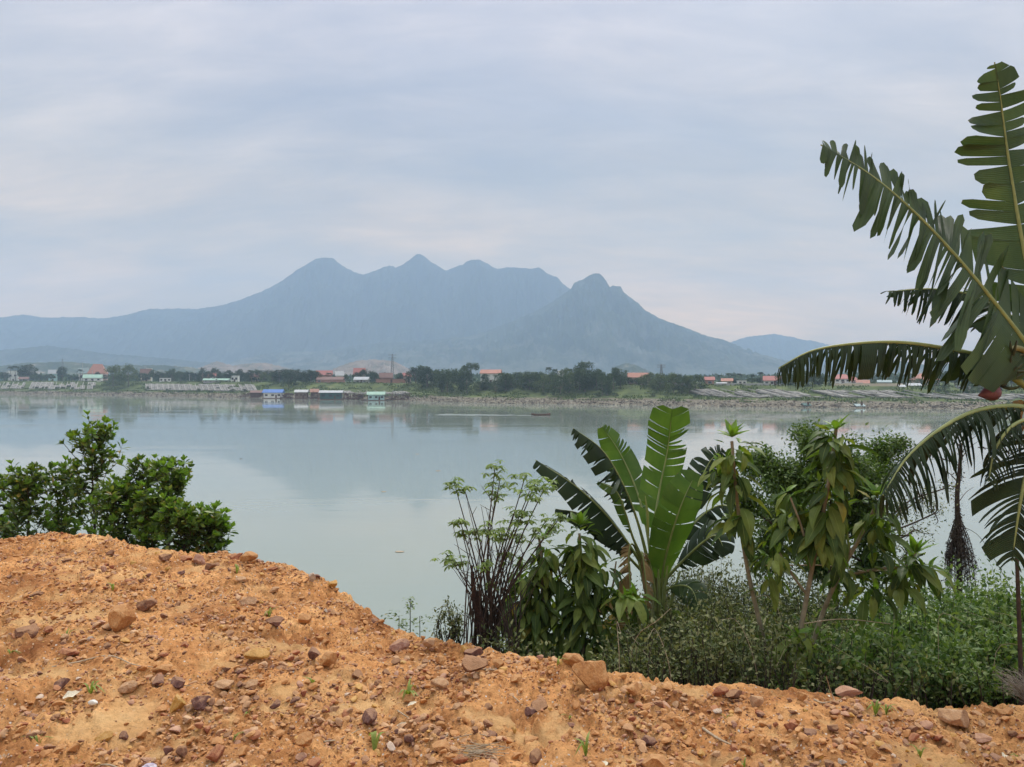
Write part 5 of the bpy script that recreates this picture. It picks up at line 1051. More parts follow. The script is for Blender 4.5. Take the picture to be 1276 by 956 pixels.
# wires / lianas sagging near the trunk
a = Acc(); a.tube(smoothpath([W(1198, 655, 10.3), W(1222, 670, 10.2), W(1250, 715, 10.0), W(1262, 740, 9.9)], 12), .004, 4); tag(a.obj('liana', M['bark_dark']), 'thin liana slanting down right of the dead trunk', 'liana')
a = Acc(); a.tube(smoothpath([W(1160, 707, 6.0), W(1080, 712, 6.0), W(1030, 705, 5.9), W(950, 705, 5.95)], 12), .004, 4); tag(a.obj('liana', M['twig']), 'thin dry stem crossing the big-leaved saplings horizontally', 'liana')
a = Acc(); a.tube(smoothpath([W(1000, 778, 5.7), W(1050, 772, 5.7), W(1110, 778, 5.8)], 10), .004, 4); tag(a.obj('liana', M['twig']), 'thin pale stem lying across the undergrowth below the saplings', 'liana')
# hanging twig with dark leaflets at the far right
a = Acc(); pth = smoothpath([W(1290, 585, 5.6), W(1262, 566, 5.6), W(1240, 560, 5.6), W(1222, 558, 5.6)], 12); rt = thing('vine_sprig', 'fine dark sprig poking in between the two drooping banana leaves', 'vine', tuple(pth[0])); a.tube(pth, .003, 4, 1)
n = 60; a.scatter(L_small, pth[r.integers(2, 12, n)], r.normal(size=(n, 3)), r.normal(size=(n, 3)), r.uniform(.012, .026, n)); local(rt, a.obj('leaflets', [M['bark_dark'], M['bark_dark']], smooth=False))

# ------------------------------------------------------------------ undergrowth masses
def mass(name, label, mat, n_stem, rect, top, Drange, lsz, nl, seed, stem_mat, lean=.15, thick=.004, cat='undergrowth', spread=.05):
    """stems rooted on the slope, reaching a height that follows the outline top(px)"""
    r = np.random.default_rng(seed); a = Acc(); P_, D_, N_, S_ = [], [], [], []
    for i in range(n_stem):
        Y = Drange[0]+(Drange[1]-Drange[0])*r.uniform()**.8; px = r.uniform(*rect); x = (px-638)/F*Y; g = float(ground_base(np.array([x]), np.array([Y]))[0][0]); tp = np.interp(px, *zip(*top))+abs(r.normal())*24-6
        zt = EYE-(tp-HOR)/F*Y; frac = (Y-Drange[0])/(Drange[1]-Drange[0]); zt = g+(zt-g)*(0.55+.45*frac)*r.uniform(.78, 1.1); H = max(zt-g, .25); H = min(H, 3.2)
        b0 = np.array([x, Y, g-.05]); tip = b0+np.array([r.normal()*lean*H, r.normal()*lean*H*.6, H]); m_ = (b0+tip)/2+r.normal(0, .04, 3)*H; pth = smoothpath([b0, m_, tip], 7); a.tube(pth, [thick*1.5, thick*.5], 3, 1)
        n = int(nl*r.uniform(.5, 1.5)*min(H, 2.5)); f = r.uniform(.25, 1, n)**.7; idx = f*6; i0 = np.minimum(idx.astype(int), 5); q = pth[i0]+(pth[i0+1]-pth[i0])*(idx-i0)[:, None]
        dv = r.normal(size=(n, 3))+np.array([0, 0, .3]); P_.append(q+unit(dv)*r.uniform(0, spread*2.4, (n, 1))); D_.append(dv); N_.append(np.array([0, 0, 1.0])+r.normal(0, .6, (n, 3))); S_.append(lsz*r.uniform(.5, 1.3, n))
    a.scatter(L_small, np.concatenate(P_), np.concatenate(D_), np.concatenate(N_), np.concatenate(S_))
    return tag(a.obj(name, [M[mat], M[stem_mat]], smooth=False), label, cat, kind='stuff')
mass('undergrowth', 'tall thin-stemmed weeds around the middle banana plant', 'leaf_weed', 1250, (750, 1040), [(750, 770), (790, 740), (840, 700), (880, 684), (930, 698), (1000, 712), (1040, 725)], (5.3, 9.0), .042, 62, 91, 'bark_dark')
mass('undergrowth', 'tangled green shrubbery filling the slope on the right', 'leaf_vine', 1150, (960, 1420), [(960, 735), (1040, 738), (1100, 732), (1150, 722), (1200, 732), (1276, 712), (1420, 700)], (5.2, 9.4), .066, 56, 92, 'bark_dark', .25, spread=.08)
mass('undergrowth', 'greyish weedy stems low in front on the right', 'leaf_weed', 500, (900, 1400), [(900, 770), (1000, 775), (1276, 780), (1400, 780)], (4.9, 7.0), .04, 55, 93, 'bark_dark', .2)
mass('undergrowth', 'weeds below the leafy saplings at the middle', 'leaf_weed', 300, (600, 800), [(600, 800), (640, 800), (700, 790), (800, 790)], (5.6, 8.5), .045, 60, 94, 'bark_dark')
mass('undergrowth', 'larger-leaved pale vines climbing over the shrubs on the right', 'leaf_vine', 260, (1060, 1400), [(1060, 770), (1130, 752), (1200, 750), (1276, 735), (1400, 725)], (5.6, 8.6), .11, 16, 95, 'bark_dark', .3, spread=.1)
a = Acc(); r = np.random.default_rng(96)
for i in range(55):
    Y = r.uniform(5.3, 8.5); px = r.uniform(760, 1300); x = (px-638)/F*Y; g = float(ground_base(np.array([x]), np.array([Y]))[0][0]); H = min(EYE-(r.uniform(735, 800)-HOR)/F*Y-g, 2.6)*r.uniform(.7, 1.08); H = max(H, .3); l_ = r.normal(0, .4)
    b0 = np.array([x, Y, g-.05]); a.tube(smoothpath([b0, b0+np.array([l_*H*.22, 0, H*.62]), b0+np.array([l_*H*.6, r.normal()*.2, H]), b0+np.array([l_*H*1.1, r.normal()*.2, H*r.uniform(.96, 1.05)])], 12), [.003, .001], 4)
tag(a.obj('dry_stalks', M['twig']), 'pale dry stalks arching through the undergrowth', 'dry stalks', kind='stuff')
def bush(label, px, py, rx, ry, Dp, mat, seed, n=1500, lsz=.05, name='bush'):
    r = np.random.default_rng(seed); c = W(px, py, Dp); g = ground_z(c[0], Dp); rt = thing(name, label, 'bush', (c[0], Dp, g), group='bushes on the near slope'); st_ = Acc(); fo = Acc(); RX, RZ = rx/F*Dp, ry/F*Dp
    for i in range(26):
        e = c+unit(r.normal(size=3))*np.array([RX, RX*.8, RZ])*r.uniform(.4, 1.05); b0 = np.array([c[0]+r.normal()*.05, Dp, g-.05]); pth = smoothpath([b0, b0*.4+e*.6+r.normal(0, .05, 3), e], 9); st_.tube(pth, [.008, .002], 4)
        k = n//26; idx = r.integers(4, 9, k); fo.scatter(L_small, pth[idx]+r.normal(0, RX*.16, (k, 3)), r.normal(size=(k, 3)), np.array([0, 0, 1.0])+r.normal(0, .5, (k, 3)), lsz*r.uniform(.6, 1.25, k))
    local(rt, st_.obj('stems', M['bark_dark'])); local(rt, fo.obj('foliage', M[mat], smooth=False)); return rt
bush('bright green bush under the vine-hung dead trunk', 1195, 765, 50, 30, 7.6, 'leaf_vine', 101, 2600, .055)
bush('rounded green bush at the right edge below the drooping banana leaf', 1262, 760, 42, 34, 7.0, 'leaf_vine', 102, 2400, .055)
bush('low dark green bush behind the big tan boulder', 1180, 835, 60, 26, 5.3, 'leaf_vine', 103, 2600, .045)
bush('green bush right of the leaning sapling', 1120, 768, 46, 26, 7.2, 'leaf_vine', 104, 2200, .05)
bush('wispy grey bush left of the fibrous stump', 560, 770, 24, 26, 6.8, 'leaf_weed', 105, 750, .035)
bush('greyish twiggy bush with pale leaves right of the middle banana', 885, 735, 40, 40, 8.6, 'leaf_weed', 106, 1400, .045)
bush('bright vine-covered bush at the lower right corner', 1240, 815, 46, 26, 5.6, 'leaf_vine', 107, 2400, .05)
bush('small pale bush behind the dirt rim right of the saplings', 1075, 800, 40, 30, 6.0, 'leaf_vine', 108, 1600, .045)
# scraps drifting on the river
r = np.random.default_rng(120)
for i, (x_, y_, lab) in enumerate(((478, 613, 'pale scrap drifting alone in mid river, left'), (520, 566, 'pale speck drifting below the boat wake'), (546, 587, 'small scrap drifting left of the pale tufted shrub'), (498, 688, 'tiny pale scrap near the foot of the mound'), (300, 572, 'dark speck drifting right of the left shrubs'))):
    Y = EYE*F/(y_-HOR); a = Acc(); V, T, uv = rock_shape(130+i, 2, 6, .25, .05); a.add(V*np.array([.28, .2, .12])+np.array([(x_-638)/F*Y, Y, .02]), T, 0, uv); tag(a.obj('floating_scrap', M['bark_dark'] if i == 4 else M['twig']), lab, 'floating scrap', 'scraps floating on the river')
# low seedlings left of the wispy bush
r = np.random.default_rng(110)
for (x, y, b_, lab) in ((497, 768, 800, 'thin seedling with flat tiers, leftmost of three above the rim'), (511, 747, 800, 'tallest thin seedling of three above the rim'), (523, 768, 800, 'thin seedling nearest the wispy bush')):
    Dp = 7.2; c = W(x, b_, Dp); g = ground_z(c[0], Dp); rt = thing('seedling', lab, 'seedling', (c[0], Dp, g)); tp = W(x, y, Dp); a = Acc(); a.tube([(c[0], Dp, g-.05), tuple(tp)], [.007, .003], 5); local(rt, a.obj('stem', M['bark_dark'])); a = Acc()
    for k in range(7):
        q = tp+np.array([r.normal()*.07, r.normal()*.06, -abs(r.normal())*.07]); n = 9; a.scatter(L_small, q+r.normal(0, .02, (n, 3)), r.normal(size=(n, 3))*np.array([1, 1, .2]), np.array([0, 0, 1.0])+r.normal(0, .2, (n, 3)), r.uniform(.03, .05, n))
    local(rt, a.obj('foliage', M['leaf_shrub'], smooth=False))
# dry broom of dead stalks at the right edge
a = Acc(); c = W(1290, 880, 4.6); r = np.random.default_rng(111); rt = thing('dead_brush', 'fan of dry grey stalks at the lower right edge of the rim', 'dead brush', tuple(c))
for i in range(110):
    e = W(1235+r.uniform(0, 60), 838+r.uniform(-10, 26), 4.7+r.uniform(-.1, .3)); a.tube(smoothpath([c+r.normal(0, .02, 3), (c+e)/2+r.normal(0, .02, 3)+(0, 0, .03), e], 6), [.003, .001], 3)
local(rt, a.obj('stalks', rough_mat('grey_stalk', (0.1, 0.08, 0.06), (0.26, 0.22, 0.17), 20, .9)))

# ------------------------------------------------------------------ stones
def stone_mat(name, c1, c2, c3):
    m, t, b = new_mat(name); v = objco(t); oi = t.nodes.new('ShaderNodeObjectInfo')
    ad = t.nodes.new('ShaderNodeVectorMath'); ad.operation = 'ADD'; t.links.new(v, ad.inputs[0]); t.links.new(oi.outputs['Location'], ad.inputs[1])
    n = noise(t, 2.4, 6, .65, ad.outputs[0]); n2 = noise(t, 11, 5, .7, ad.outputs[0])
    c = ramp(t, n, [(.3, c1), (.5, c2), (.68, c3)]); c = mixc(t, .7, c, ramp(t, n2, [(.3, (.6, .55, .52)), (.5, (1, 1, 1)), (.72, (1.3, 1.28, 1.2))]), 'MULTIPLY')
    g = t.nodes.new('ShaderNodeNewGeometry'); sp = t.nodes.new('ShaderNodeSeparateXYZ'); t.links.new(g.outputs['Normal'], sp.inputs[0])
    dust = mth(t, 'MULTIPLY', ramp(t, mth(t, 'ADD', sp.outputs[2], mth(t, 'MULTIPLY', n2, .5)), [(.75, (0, 0, 0)), (1.0, (.4,) * 3)]), 1.0)
    c = mixc(t, dust, c, (0.5, 0.28, 0.13)); t.links.new(c, b.inputs['Base Color']); b.inputs['Roughness'].default_value = .85; b.inputs['Specular IOR Level'].default_value = .25
    bump(t, b, n2, .5, .03); return m
SM = {'ochre': stone_mat('ochre_stone', (.36, .15, .055), (.5, .235, .085), (.6, .35, .16)), 'yellow': stone_mat('yellow_stone', (.46, .24, .06), (.56, .32, .085), (.62, .42, .17)), 'brown': stone_mat('brown_stone', (.13, .065, .045), (.24, .12, .075), (.36, .2, .12)),
      'purplish brown': stone_mat('purplish_stone', (.12, .06, .055), (.2, .105, .09), (.32, .19, .15)), 'tan': stone_mat('tan_stone', (.36, .19, .1), (.5, .3, .17), (.62, .43, .28)), 'pinkish': stone_mat('pinkish_stone', (.34, .17, .13), (.46, .26, .19), (.58, .38, .3)),
      'red-brown': stone_mat('red_brown_stone', (.24, .08, .05), (.36, .13, .07), (.46, .22, .12)), 'whitish': stone_mat('whitish_stone', (.42, .33, .26), (.58, .5, .42), (.72, .67, .6))}
rmesh = {}
def stone_mesh(k, colr):
    if (k, colr) not in rmesh:
        a = Acc(); V, T, uv = rock_shape(500+k, 4, 13, .8, .07, .45); a.add(V, T, 0, uv); rmesh[(k, colr)] = a.mesh('stone', SM[colr], smooth=False)
    return rmesh[(k, colr)]
stones = []
def stone(px, py, wpx, colr, hfac=.75, label=None, k=None, name='stone', bury=.25, tilt=.25, lift=0.0):
    """px,py = centre of the stone in the photo, wpx = its width there"""
    x, Y, g = hit(px, min(py+wpx*hfac*.35, 954)); s = wpx/F*Y/2*1.08; k = int(rng.integers(0, 14)) if k is None else k; gg = ground_z(x, Y)
    o = link(name, stone_mesh(k, colr)); o.location = (x, Y, gg+s*hfac*(1.0-bury*1.5)+lift); o.scale = (s, s*U(.8, 1), s*hfac*1.15); o.rotation_euler = (U(-tilt, tilt), U(-tilt, tilt), U(0, 6.28))
    if label: tag(o, label, 'boulder' if name == 'boulder' else 'stone', 'stones on the orange dirt')
    stones.append([px, py, wpx, colr, o, label]); return o
key = [(190, 952, 0, '', '', 0)]
B = lambda *k_, **kw: stone(*k_, **kw)
B(735, 834, 50, 'ochre', .95, 'large pointed ochre boulder on the rim left of the banana plants', 3, 'boulder', .12, .5)
B(714, 822, 24, 'ochre', 1.1, 'smaller ochre stone leaning against the large pointed boulder', 5, bury=.1)
B(790, 855, 34, 'ochre', .6, 'flat ochre slab just right of the large pointed boulder', 7)
B(588, 834, 40, 'brown', .9, 'brown pyramid-shaped stone in front of the fibrous stump', 9, bury=.1)
B(1057, 858, 36, 'pinkish', .45, 'flat pinkish stone on the rim below the leaning sapling', 2)
B(1193, 876, 50, 'tan', .62, 'big rounded tan boulder on the rim at the right', 1, 'boulder', .15, .1)
B(1229, 875, 15, 'ochre', .8, 'small round ochre stone right of the big tan boulder', 4); B(1246, 876, 17, 'ochre', .7, 'ochre stone two places right of the big tan boulder', 6); B(1262, 882, 18, 'tan', .6, 'tan stone at the right end of the rim', 8)
B(899, 853, 18, 'red-brown', .9, 'red-brown stone, left one of the rim pair below the first thin sapling', 10); B(915, 856, 26, 'brown', .6, 'longer brown stone, right one of the rim pair below the first thin sapling', 11)
B(152, 772, 44, 'ochre', .8, 'large crumbling orange-brown boulder on the left mound', 12, 'boulder', .3); B(181, 750, 26, 'brown', .8, 'brown stone behind the large crumbling boulder', 0)
B(32, 778, 32, 'brown', .6, 'wide brown stone near the left frame edge', 5); B(86, 811, 24, 'red-brown', .5, 'flat red-brown stone left of centre on the mound', 2); B(221, 868, 27, 'yellow', 1.0, 'round bright yellow-ochre stone in the left foreground', 13, bury=.1)
B(249, 866, 27, 'purplish brown', .85, 'dark stone touching the round yellow stone', 4); B(204, 827, 30, 'ochre', .6, 'ochre stone above the dark pair near the long stick', 6); B(197, 838, 28, 'purplish brown', .6, 'dark stone under the right end of the long stick', 7); B(222, 842, 24, 'purplish brown', .6, 'dark stone right of the long stick end', 3)
B(75, 848, 26, 'purplish brown', .8, 'dark angular stone just behind the white dry leaf', 9); B(343, 859, 15, 'purplish brown', 1.0, 'small upright dark stone on the sand patch', 1); B(460, 884, 27, 'purplish brown', .9, 'chunky purplish stone in the middle foreground', 8)
B(320, 810, 28, 'yellow', .6, 'yellow ochre stone on the middle of the slope', 10); B(409, 818, 30, 'ochre', .7, 'ochre stone right of a dark one, centre of the dirt', 12); B(390, 813, 24, 'purplish brown', .9, 'dark stone left of the ochre one, centre of the dirt', 11); B(280, 839, 28, 'tan', .7, 'tan ochre block below the yellow ochre stone', 0)
B(313, 838, 18, 'tan', .9, 'tan stone right of the tan ochre block', 13); B(497, 797, 24, 'pinkish', .9, 'pinkish-brown stone on the rim at the foot of the mound', 5); B(536, 797, 20, 'tan', 1.0, 'tan stone on the rim left of the wispy bush', 6); B(579, 797, 18, 'yellow', .8, 'yellow stone on the rim under the fibrous stump', 7)
B(590, 811, 24, 'purplish brown', .8, 'purplish stone on the rim just behind the pyramid stone', 2); B(595, 797, 14, 'brown', .8, 'small brown stone touching the yellow rim stone', 3); B(672, 872, 26, 'brown', .7, 'brown stone in front of the large pointed boulder', 4); B(662, 878, 18, 'purplish brown', .9, 'small dark stone beside the brown one below the boulder', 8)
B(612, 906, 17, 'purplish brown', .7, 'small dark stone alone on the sand, centre foreground', 9); B(548, 849, 22, 'tan', .8, 'tan stone below the pyramid stone', 10); B(445, 836, 26, 'brown', .7, 'brown stone left of the pyramid stone', 11); B(549, 824, 20, 'ochre', .7, 'ochre stone left of the pyramid stone', 12)
B(379, 926, 22, 'ochre', 1.0, 'upright ochre stone near the bottom edge', 13, bury=.1); B(819, 938, 40, 'ochre', .8, 'large ochre stone at the bottom edge right of centre', 1, 'boulder', .25); B(807, 912, 24, 'purplish brown', .8, 'dark stone above the large bottom-edge ochre stone', 0); B(1010, 909, 18, 'purplish brown', .7, 'small dark stone alone on the right foreground dirt', 5)
B(232, 691, 24, 'red-brown', .7, 'red-brown stone at the rim near the left shrubs', 6); B(248, 693, 24, 'pinkish', .8, 'pinkish stone at the rim near the left shrubs', 7); B(205, 692, 18, 'brown', .6, 'flat brown stone at the rim near the left shrubs', 8); B(294, 690, 22, 'red-brown', .7, 'red-brown rim stone right of the left shrubs', 9); B(310, 697, 20, 'ochre', .9, 'ochre rim lump where the mound starts to fall', 10)
B(497, 907, 14, 'purplish brown', .9, 'small purplish stone of the pair on the centre sand', 11); B(510, 913, 16, 'purplish brown', .9, 'larger purplish stone of the pair on the centre sand', 12); B(343, 773, 20, 'purplish brown', .8, 'dark stone high on the middle of the mound', 13); B(378, 758, 22, 'ochre', .7, 'ochre stone high on the right of the mound', 1)
B(415, 728, 16, 'yellow', .8, 'yellow stone on the falling edge of the mound', 2); B(388, 722, 16, 'whitish', .8, 'whitish stone near the falling edge of the mound', 3); B(262, 703, 16, 'brown', .7, 'brown stone just below the rim pair near the left shrubs', 4); B(668, 930, 20, 'brown', .8, 'brown stone at the bottom edge, centre', 5); B(642, 848, 26, 'ochre', .5, 'flat ochre stone behind the brown pair', 6)
B(1108, 905, 16, 'pinkish', .6, 'pinkish stone on the right foreground dirt', 7); B(1225, 905, 24, 'pinkish', .4, 'flat pinkish slab below the big tan boulder', 8); B(1180, 912, 14, 'tan', .8, 'tan stone below the big tan boulder', 9); B(895, 879, 16, 'whitish', .6, 'whitish pebble-like stone below the rim pair', 10); B(850, 893, 14, 'brown', .7, 'brown stone left of the whitish one below the rim pair', 11)
B(548, 900, 17, 'ochre', .8, 'ochre stone near the dry grass bundle', 12); B(130, 902, 20, 'yellow', .7, 'yellow stone low on the left foreground', 13); B(155, 900, 16, 'purplish brown', .8, 'dark stone right of the low yellow stone', 0); B(248, 905, 17, 'ochre', .8, 'ochre stone below the round yellow stone', 1); B(660, 907, 22, 'ochre', .5, 'flat ochre stone on centre sand', 2)
# rows of medium stones scattered over the dirt (individually)
LM = [(735, 830, 'the large pointed boulder'), (588, 834, 'the pyramid-shaped stone'), (1193, 876, 'the big tan boulder'), (152, 772, 'the large crumbling boulder'), (221, 868, 'the round yellow stone'), (460, 884, 'the chunky purplish stone'), (320, 810, 'the yellow slope stone'), (819, 938, 'the large bottom-edge stone'),
      (1010, 909, 'the lone dark right stone'), (32, 778, 'the wide left-edge stone'), (1057, 858, 'the flat pinkish rim stone'), (907, 855, 'the rim pair'), (240, 692, 'the left shrub rim stones'), (409, 818, 'the centre ochre stone'), (612, 906, 'the lone sand stone'), (379, 926, 'the upright bottom stone'), (415, 728, 'the falling edge stone'), (115, 862, 'the white dry leaf')]
r = np.random.default_rng(200); pend = {}; cols_ = ['ochre', 'brown', 'purplish brown', 'tan', 'pinkish', 'red-brown', 'yellow', 'whitish']; pr = [.3, .2, .07, .18, .07, .12, .05, .02]
cnt = 0; tries = 0
while cnt < 225 and tries < 6000:
    tries += 1; px = r.uniform(0, 1276); rimy = np.interp(px, rim_px, rim_py)
    py = rimy+(956-rimy)*r.uniform(0, 1)**1.15+1
    if py > 950: continue
    x, Y, g = hit(px, py); sm = sand_mask(np.array([x]), np.array([Y]))[0]; cl = fbm(np.array([x]), np.array([Y]), .8, 3, 77)[0]
    if sm > .4 and r.uniform() < .85 or cl < -.12 and r.uniform() < .7: continue
    rad = float(np.clip(r.lognormal(math.log(.055), .42), .032, .14)); w_ = rad/Y*F*1.0
    if any(abs(px-q[0]) < (w_+q[2])*.5 and abs(py-q[1]) < (w_+q[2])*.35 for q in stones): continue
    colr = cols_[r.choice(8, p=np.array(pr)/sum(pr))]; o = stone(px, py, w_, colr, r.uniform(.5, .95), None, int(r.integers(0, 14)), bury=r.uniform(.15, .4)); cnt += 1
    lx, ly, ln = min(LM, key=lambda q: (q[0]-px)**2+((q[1]-py)*1.6)**2); dx, dy = px-lx, (py-ly)*1.6
    rel = ('right of' if dx > 0 else 'left of') if abs(dx) > abs(dy) else ('below' if dy > 0 else 'above')
    pend.setdefault((colr, rel, ln), []).append((math.hypot(dx, dy), w_, o))
for (colr, rel, ln), l in pend.items():
    l.sort(key=lambda q: q[0])
    for i, (_, w_, o) in enumerate(l):
        pre = '' if len(l) == 1 else ('nearest ' if i == 0 else ORD[i]+' nearest '); tag(o, f'{pre}{colr} stone {rel} {ln}', 'stone', 'stones on the orange dirt')
# rubble too small to count: one object
a = Acc(); r = np.random.default_rng(210); rubcols = ['ochre', 'brown', 'purplish brown', 'tan', 'pinkish', 'red-brown', 'yellow', 'whitish']
n = 120000; px = r.uniform(-40, 1320, n); rimy = np.interp(px, rim_px, rim_py); Y0 = r.uniform(2.9, 9.0, n); rY = np.interp(px, rim_px, rim_Y); ok = Y0 < rY+.06; px, Y0 = px[ok], Y0[ok]; x = (px-638)/F*Y0
dens = fbm(x, Y0, .55, 4, 88); sm = sand_mask(x, Y0); rimd = np.clip(1-(np.interp(px, rim_px, rim_Y)-Y0)/.35, 0, 1); ok = (dens+r.uniform(-.3, .3, len(x))+.15*rimd > -.04) & (sm < r.uniform(.1, 1.15, len(x))); x, Y0 = x[ok], Y0[ok]; gz0, _, _ = ground_base(x, Y0); dz0, _ = detail(x, Y0); n = len(x); sz = np.clip(r.lognormal(math.log(.0078), .74, n), .003, .042)
shapes = [rock_shape(700+i, 2 if i < 3 else 1, 16, .62, 0, .38) for i in range(6)]; big_ = sz > .013; wts = np.array([.42, .13, .03, .2, .05, .12, .05, .012]); mi = r.choice(8, p=wts/wts.sum(), size=n)
for s_ in range(6):
    for c_ in range(8):
        sel = np.where((np.arange(n) % 3 == s_ % 3) & (big_ == (s_ < 3)) & (mi == c_))[0]
        if len(sel): a.scatter(shapes[s_], np.stack([x[sel], Y0[sel], gz0[sel]+dz0[sel]+sz[sel]*.3], -1), rdir(len(sel))*np.array([1, 1, .2]), np.array([0, 0, 1.0])+.35*rdir(len(sel)), sz[sel], c_)
tag(a.obj('dirt_rubble', [SM[c_] for c_ in rubcols], smooth=False), 'crumbs and pebbles of orange and brown stone strewn over the dirt', 'rubble', kind='stuff')

# ------------------------------------------------------------------ litter: sticks, dry leaves, shell, quartz, sprouts
def gpt(px, py, up=.012): x, Y, g = hit(px, py); return np.array([x, Y, ground_z(x, Y)+up])
def stick(pts, rad, label, mat='twig'):
    a = Acc(); p = np.array([gpt(*q) for q in pts]); p = smoothpath(p, 16); a.tube(p, [rad, rad*.8, rad*.4], 6); tag(a.obj('stick', M[mat]), label, 'stick')
stick([(52, 827), (95, 822), (135, 818), (165, 825), (190, 833)], .006, 'long curved pale stick on the left mound')
stick([(210, 843), (222, 846), (238, 846)], .005, 'short pale stick beside the dark stones'); stick([(117, 936), (135, 943), (151, 946)], .006, 'short stick at the bottom left')
stick([(403, 912), (425, 908), (448, 903)], .005, 'pale stick left of the centre sand stones'); stick([(636, 863), (650, 874), (660, 884)], .004, 'thin pale stick in front of the brown stone'); stick([(596, 836), (612, 838), (618, 840)], .006, 'stubby pale stick right of the pyramid stone')
stick([(540, 920), (555, 912), (558, 910)], .007, 'short thick stick by the dry grass bundle'); stick([(495, 882), (510, 894), (520, 897)], .004, 'thin stick above the dry grass bundle'); stick([(876, 899), (895, 908), (918, 919)], .008, 'pale flaking stick on the right foreground dirt'); stick([(1015, 868), (1025, 872), (1036, 874)], .007, 'pale stick on the rim left of the flat pinkish stone')
stick([(560, 915), (600, 916), (640, 918)], .003, 'long thin straw across the centre sand'); stick([(328, 950), (336, 952), (345, 953)], .005, 'tiny pale stick at the bottom edge')
a = Acc(); a.tube(smoothpath([gpt(1041, 865), gpt(1036, 862)+(0, 0, .06), W(1030, 843, 4.2)], 8), [.004, .002], 5); tag(a.obj('stick', M['twig']), 'thin twig standing upright on the rim near the flat pinkish stone', 'stick')
strip = rough_mat('white_strip', (.6, .58, .52), (.78, .76, .7), 20, .6)
def flake(px, py, w_, h_, label, mat, name='dry_leaf', cat='dry leaf', yaw=0.0, lift=.02):
    a = Acc(); c = gpt(px, py, lift); V, Q, uv = leaf_tmpl(.45*h_/w_*2, .5, .5, 6, 'ellip', .3); s = w_/F*c[1]; d = np.array([[math.cos(yaw), math.sin(yaw), .15]]); a.scatter((V, Q, uv), c[None]-d*s/2, d, np.array([[.1, -.5, 1.0]]), s); return tag(a.obj(name, mat), label, cat)
pale_leaf = leaf_mat('bleached_leaf', [(.55, .5, .38), (.68, .62, .5)], .8, .1)
flake(91, 862, 26, 12, 'curled white dry leaf in the left foreground', pale_leaf, yaw=1.0, lift=.03); flake(1255, 930, 30, 12, 'white dry leaf at the lower right corner', pale_leaf, yaw=.9, lift=.03); flake(505, 893, 24, 5, 'bleached dry leaf on the centre sand', pale_leaf, yaw=.4)
flake(755, 946, 18, 7, 'small pale dry leaf at the bottom edge, centre right', pale_leaf, yaw=1.2); flake(1033, 868, 8, 4, 'tiny white flake on the rim by the pale stick', pale_leaf, yaw=1.5, lift=.03); flake(515, 878, 18, 5, 'narrow bleached leaf above the centre sand', pale_leaf, yaw=.8)
for i, (x_, y_, s_) in enumerate(((70, 885, 12), (155, 858, 12), (240, 700, 6), (440, 768, 9), (372, 741, 10), (690, 887, 9), (950, 900, 9), (360, 690+30, 7))):
    pass
a = Acc(); rr_ = np.random.default_rng(5); c = gpt(596, 937)
rt = thing('dry_grass_bundle', 'flattened bundle of bleached dry grass at the bottom centre', 'dry grass', tuple(c))
for i in range(34):
    p = c+np.array([rr_.normal()*.05, rr_.normal()*.03, rr_.uniform(0, .02)]); dv = np.array([rr_.normal(1, .1), rr_.normal(0, .3), 0])*rr_.uniform(.03, .09); a.tube([p-dv, p+rr_.normal(0, .004, 3), p+dv], .0018, 3)
local(rt, a.obj('stalks', M['twig']))
a = Acc(); V, T, uv = rock_shape(31, 3, 2, .8, .03); c = gpt(115, 872); s = .021
a.add(V*s*1.1+c+(0, 0, .008), T, 0, uv); tag(a.obj('snail_shell', strip), 'round white shell beside the curled dry leaf', 'shell')
qm, t, b = new_mat('quartz_lump'); v = objco(t); t.links.new(ramp(t, noise(t, 30, 5, .7, v), [(.35, (.28, .2, .3)), (.5, (.5, .44, .52)), (.65, (.75, .72, .76))]), b.inputs['Base Color']); b.inputs['Roughness'].default_value = .35; bump(t, b, noise(t, 45, 3, .6, v), .8, .01)
a = Acc(); V, T, uv = rock_shape(33, 3, 14, .8, .08); c = gpt(180, 953); a.add(V*.062+c, T, 0, uv); tag(a.obj('quartz_lump', qm, smooth=False), 'whitish purple quartz lump cut by the bottom edge', 'mineral lump')
def sprout(px, py, h, label, n=4, seed=0, spread=1.3):
    r_ = np.random.default_rng(seed); c = gpt(px, py, 0); H = h/F*c[1]; rt = thing('grass_sprout', label, 'grass sprout', tuple(c), group='green grass sprouts in the dirt'); 
    for i in range(n):
        an = r_.uniform(0, 6.28); q = r_.uniform(.2, 1)*spread; a = Acc(); p = smoothpath([(0, 0, 0), (math.cos(an)*q*H*.35, math.sin(an)*q*H*.35, H*.7), (math.cos(an)*q*H, math.sin(an)*q*H, H*r_.uniform(.2, .9))], 8)
        tn = unit(np.gradient(p, axis=0)); sd_ = unit(np.cross(tn, [0, 0, 1.0])+1e-4); w_ = H*.075*np.array([.5, .9, 1, 1, .9, .7, .45, .05])[:, None]; V = np.concatenate([p-sd_*w_, p+sd_*w_]); I_ = np.arange(7); a.add(V, np.stack([I_, I_+8, I_+9, I_+1], -1), 0, np.c_[np.tile(np.linspace(0, 1, 8), 2), np.repeat([-1., 1.], 8)]); a.obj('blade', M['grass'], rt)
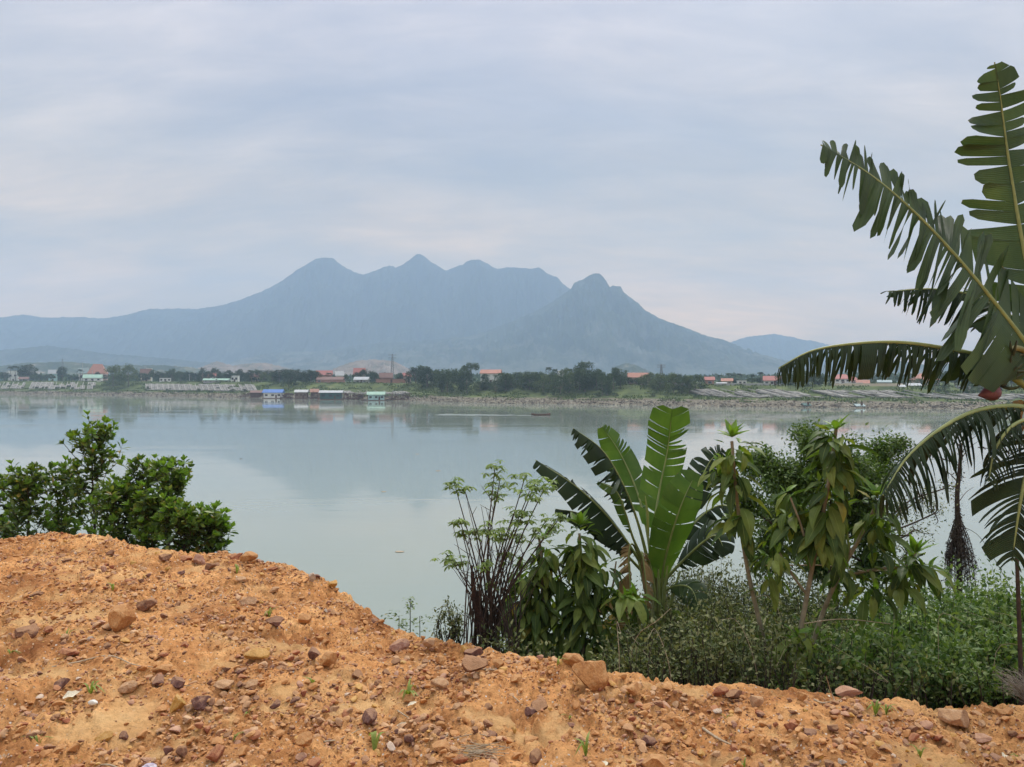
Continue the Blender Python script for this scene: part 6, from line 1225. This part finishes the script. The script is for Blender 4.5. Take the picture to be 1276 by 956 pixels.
for i, (x_, y_, h_, l_, n_) in enumerate(((730, 942, 26, 'sprout at the bottom edge left of the large ochre stone', 5), (508, 866, 22, 'sprout above the centre sand', 6), (466, 921, 28, 'thin sprout below the chunky purplish stone', 3), (112, 864, 20, 'sprout beside the curled white dry leaf', 5), (1092, 882, 22, 'sprout on the rim right of the flat pinkish stone', 5),
        (1105, 890, 16, 'lower sprout right of the flat pinkish stone', 5), (46, 912, 18, 'sprout low at the left edge', 4), (928, 950, 14, 'sprout at the bottom edge right of centre', 3), (1148, 932, 16, 'sprout below the big tan boulder, left', 4), (295, 714, 14, 'sprout near the rim right of the left shrubs', 3), (390, 846, 14, 'sprout on the middle sand patch', 4),
        (308, 873, 10, 'tiny sprout left of the upright dark stone', 3), (335, 760, 14, 'sprout high on the middle of the mound', 4), (290, 912, 12, 'sprout below the dark stone touching the yellow one', 4), (140, 727, 12, 'faint sprout high on the left mound', 4), (710, 892, 12, 'sprout right of the brown stone below the boulder', 3), (1270, 925, 14, 'sprout at the right frame edge', 4), (12, 812, 12, 'sprout at the left frame edge', 5), (82, 789, 12, 'sprout right of the wide brown left-edge stone', 4), (695, 833, 14, 'pale sprout on the rim left of the large pointed boulder', 3), (905, 890, 9, 'tiny sprout below the rim pair', 3))):
    sprout(x_, y_, h_, l_, n_, 400+i)
for p in list(bpy.data.objects):
    if p.type == 'EMPTY' and not p.children and p.users and 'label' not in p.keys(): bpy.data.objects.remove(p)
# ------------------------------------------------------------------ haze
a = Acc(); a.box((0, 2400, 380), (13000, 6400, 764)); m = bpy.data.materials.new('haze'); m.use_nodes = True; t = m.node_tree; t.nodes.clear()
o_ = t.nodes.new('ShaderNodeOutputMaterial'); pv = t.nodes.new('ShaderNodeVolumePrincipled'); pv.inputs['Density'].default_value = 2.6e-4
pv.inputs['Color'].default_value = (0.56, 0.75, 1.0, 1); pv.inputs['Anisotropy'].default_value = 0.0; t.links.new(pv.outputs[0], o_.inputs['Volume'])
tag(a.obj('haze', m, smooth=False), None, None, kind='stuff')
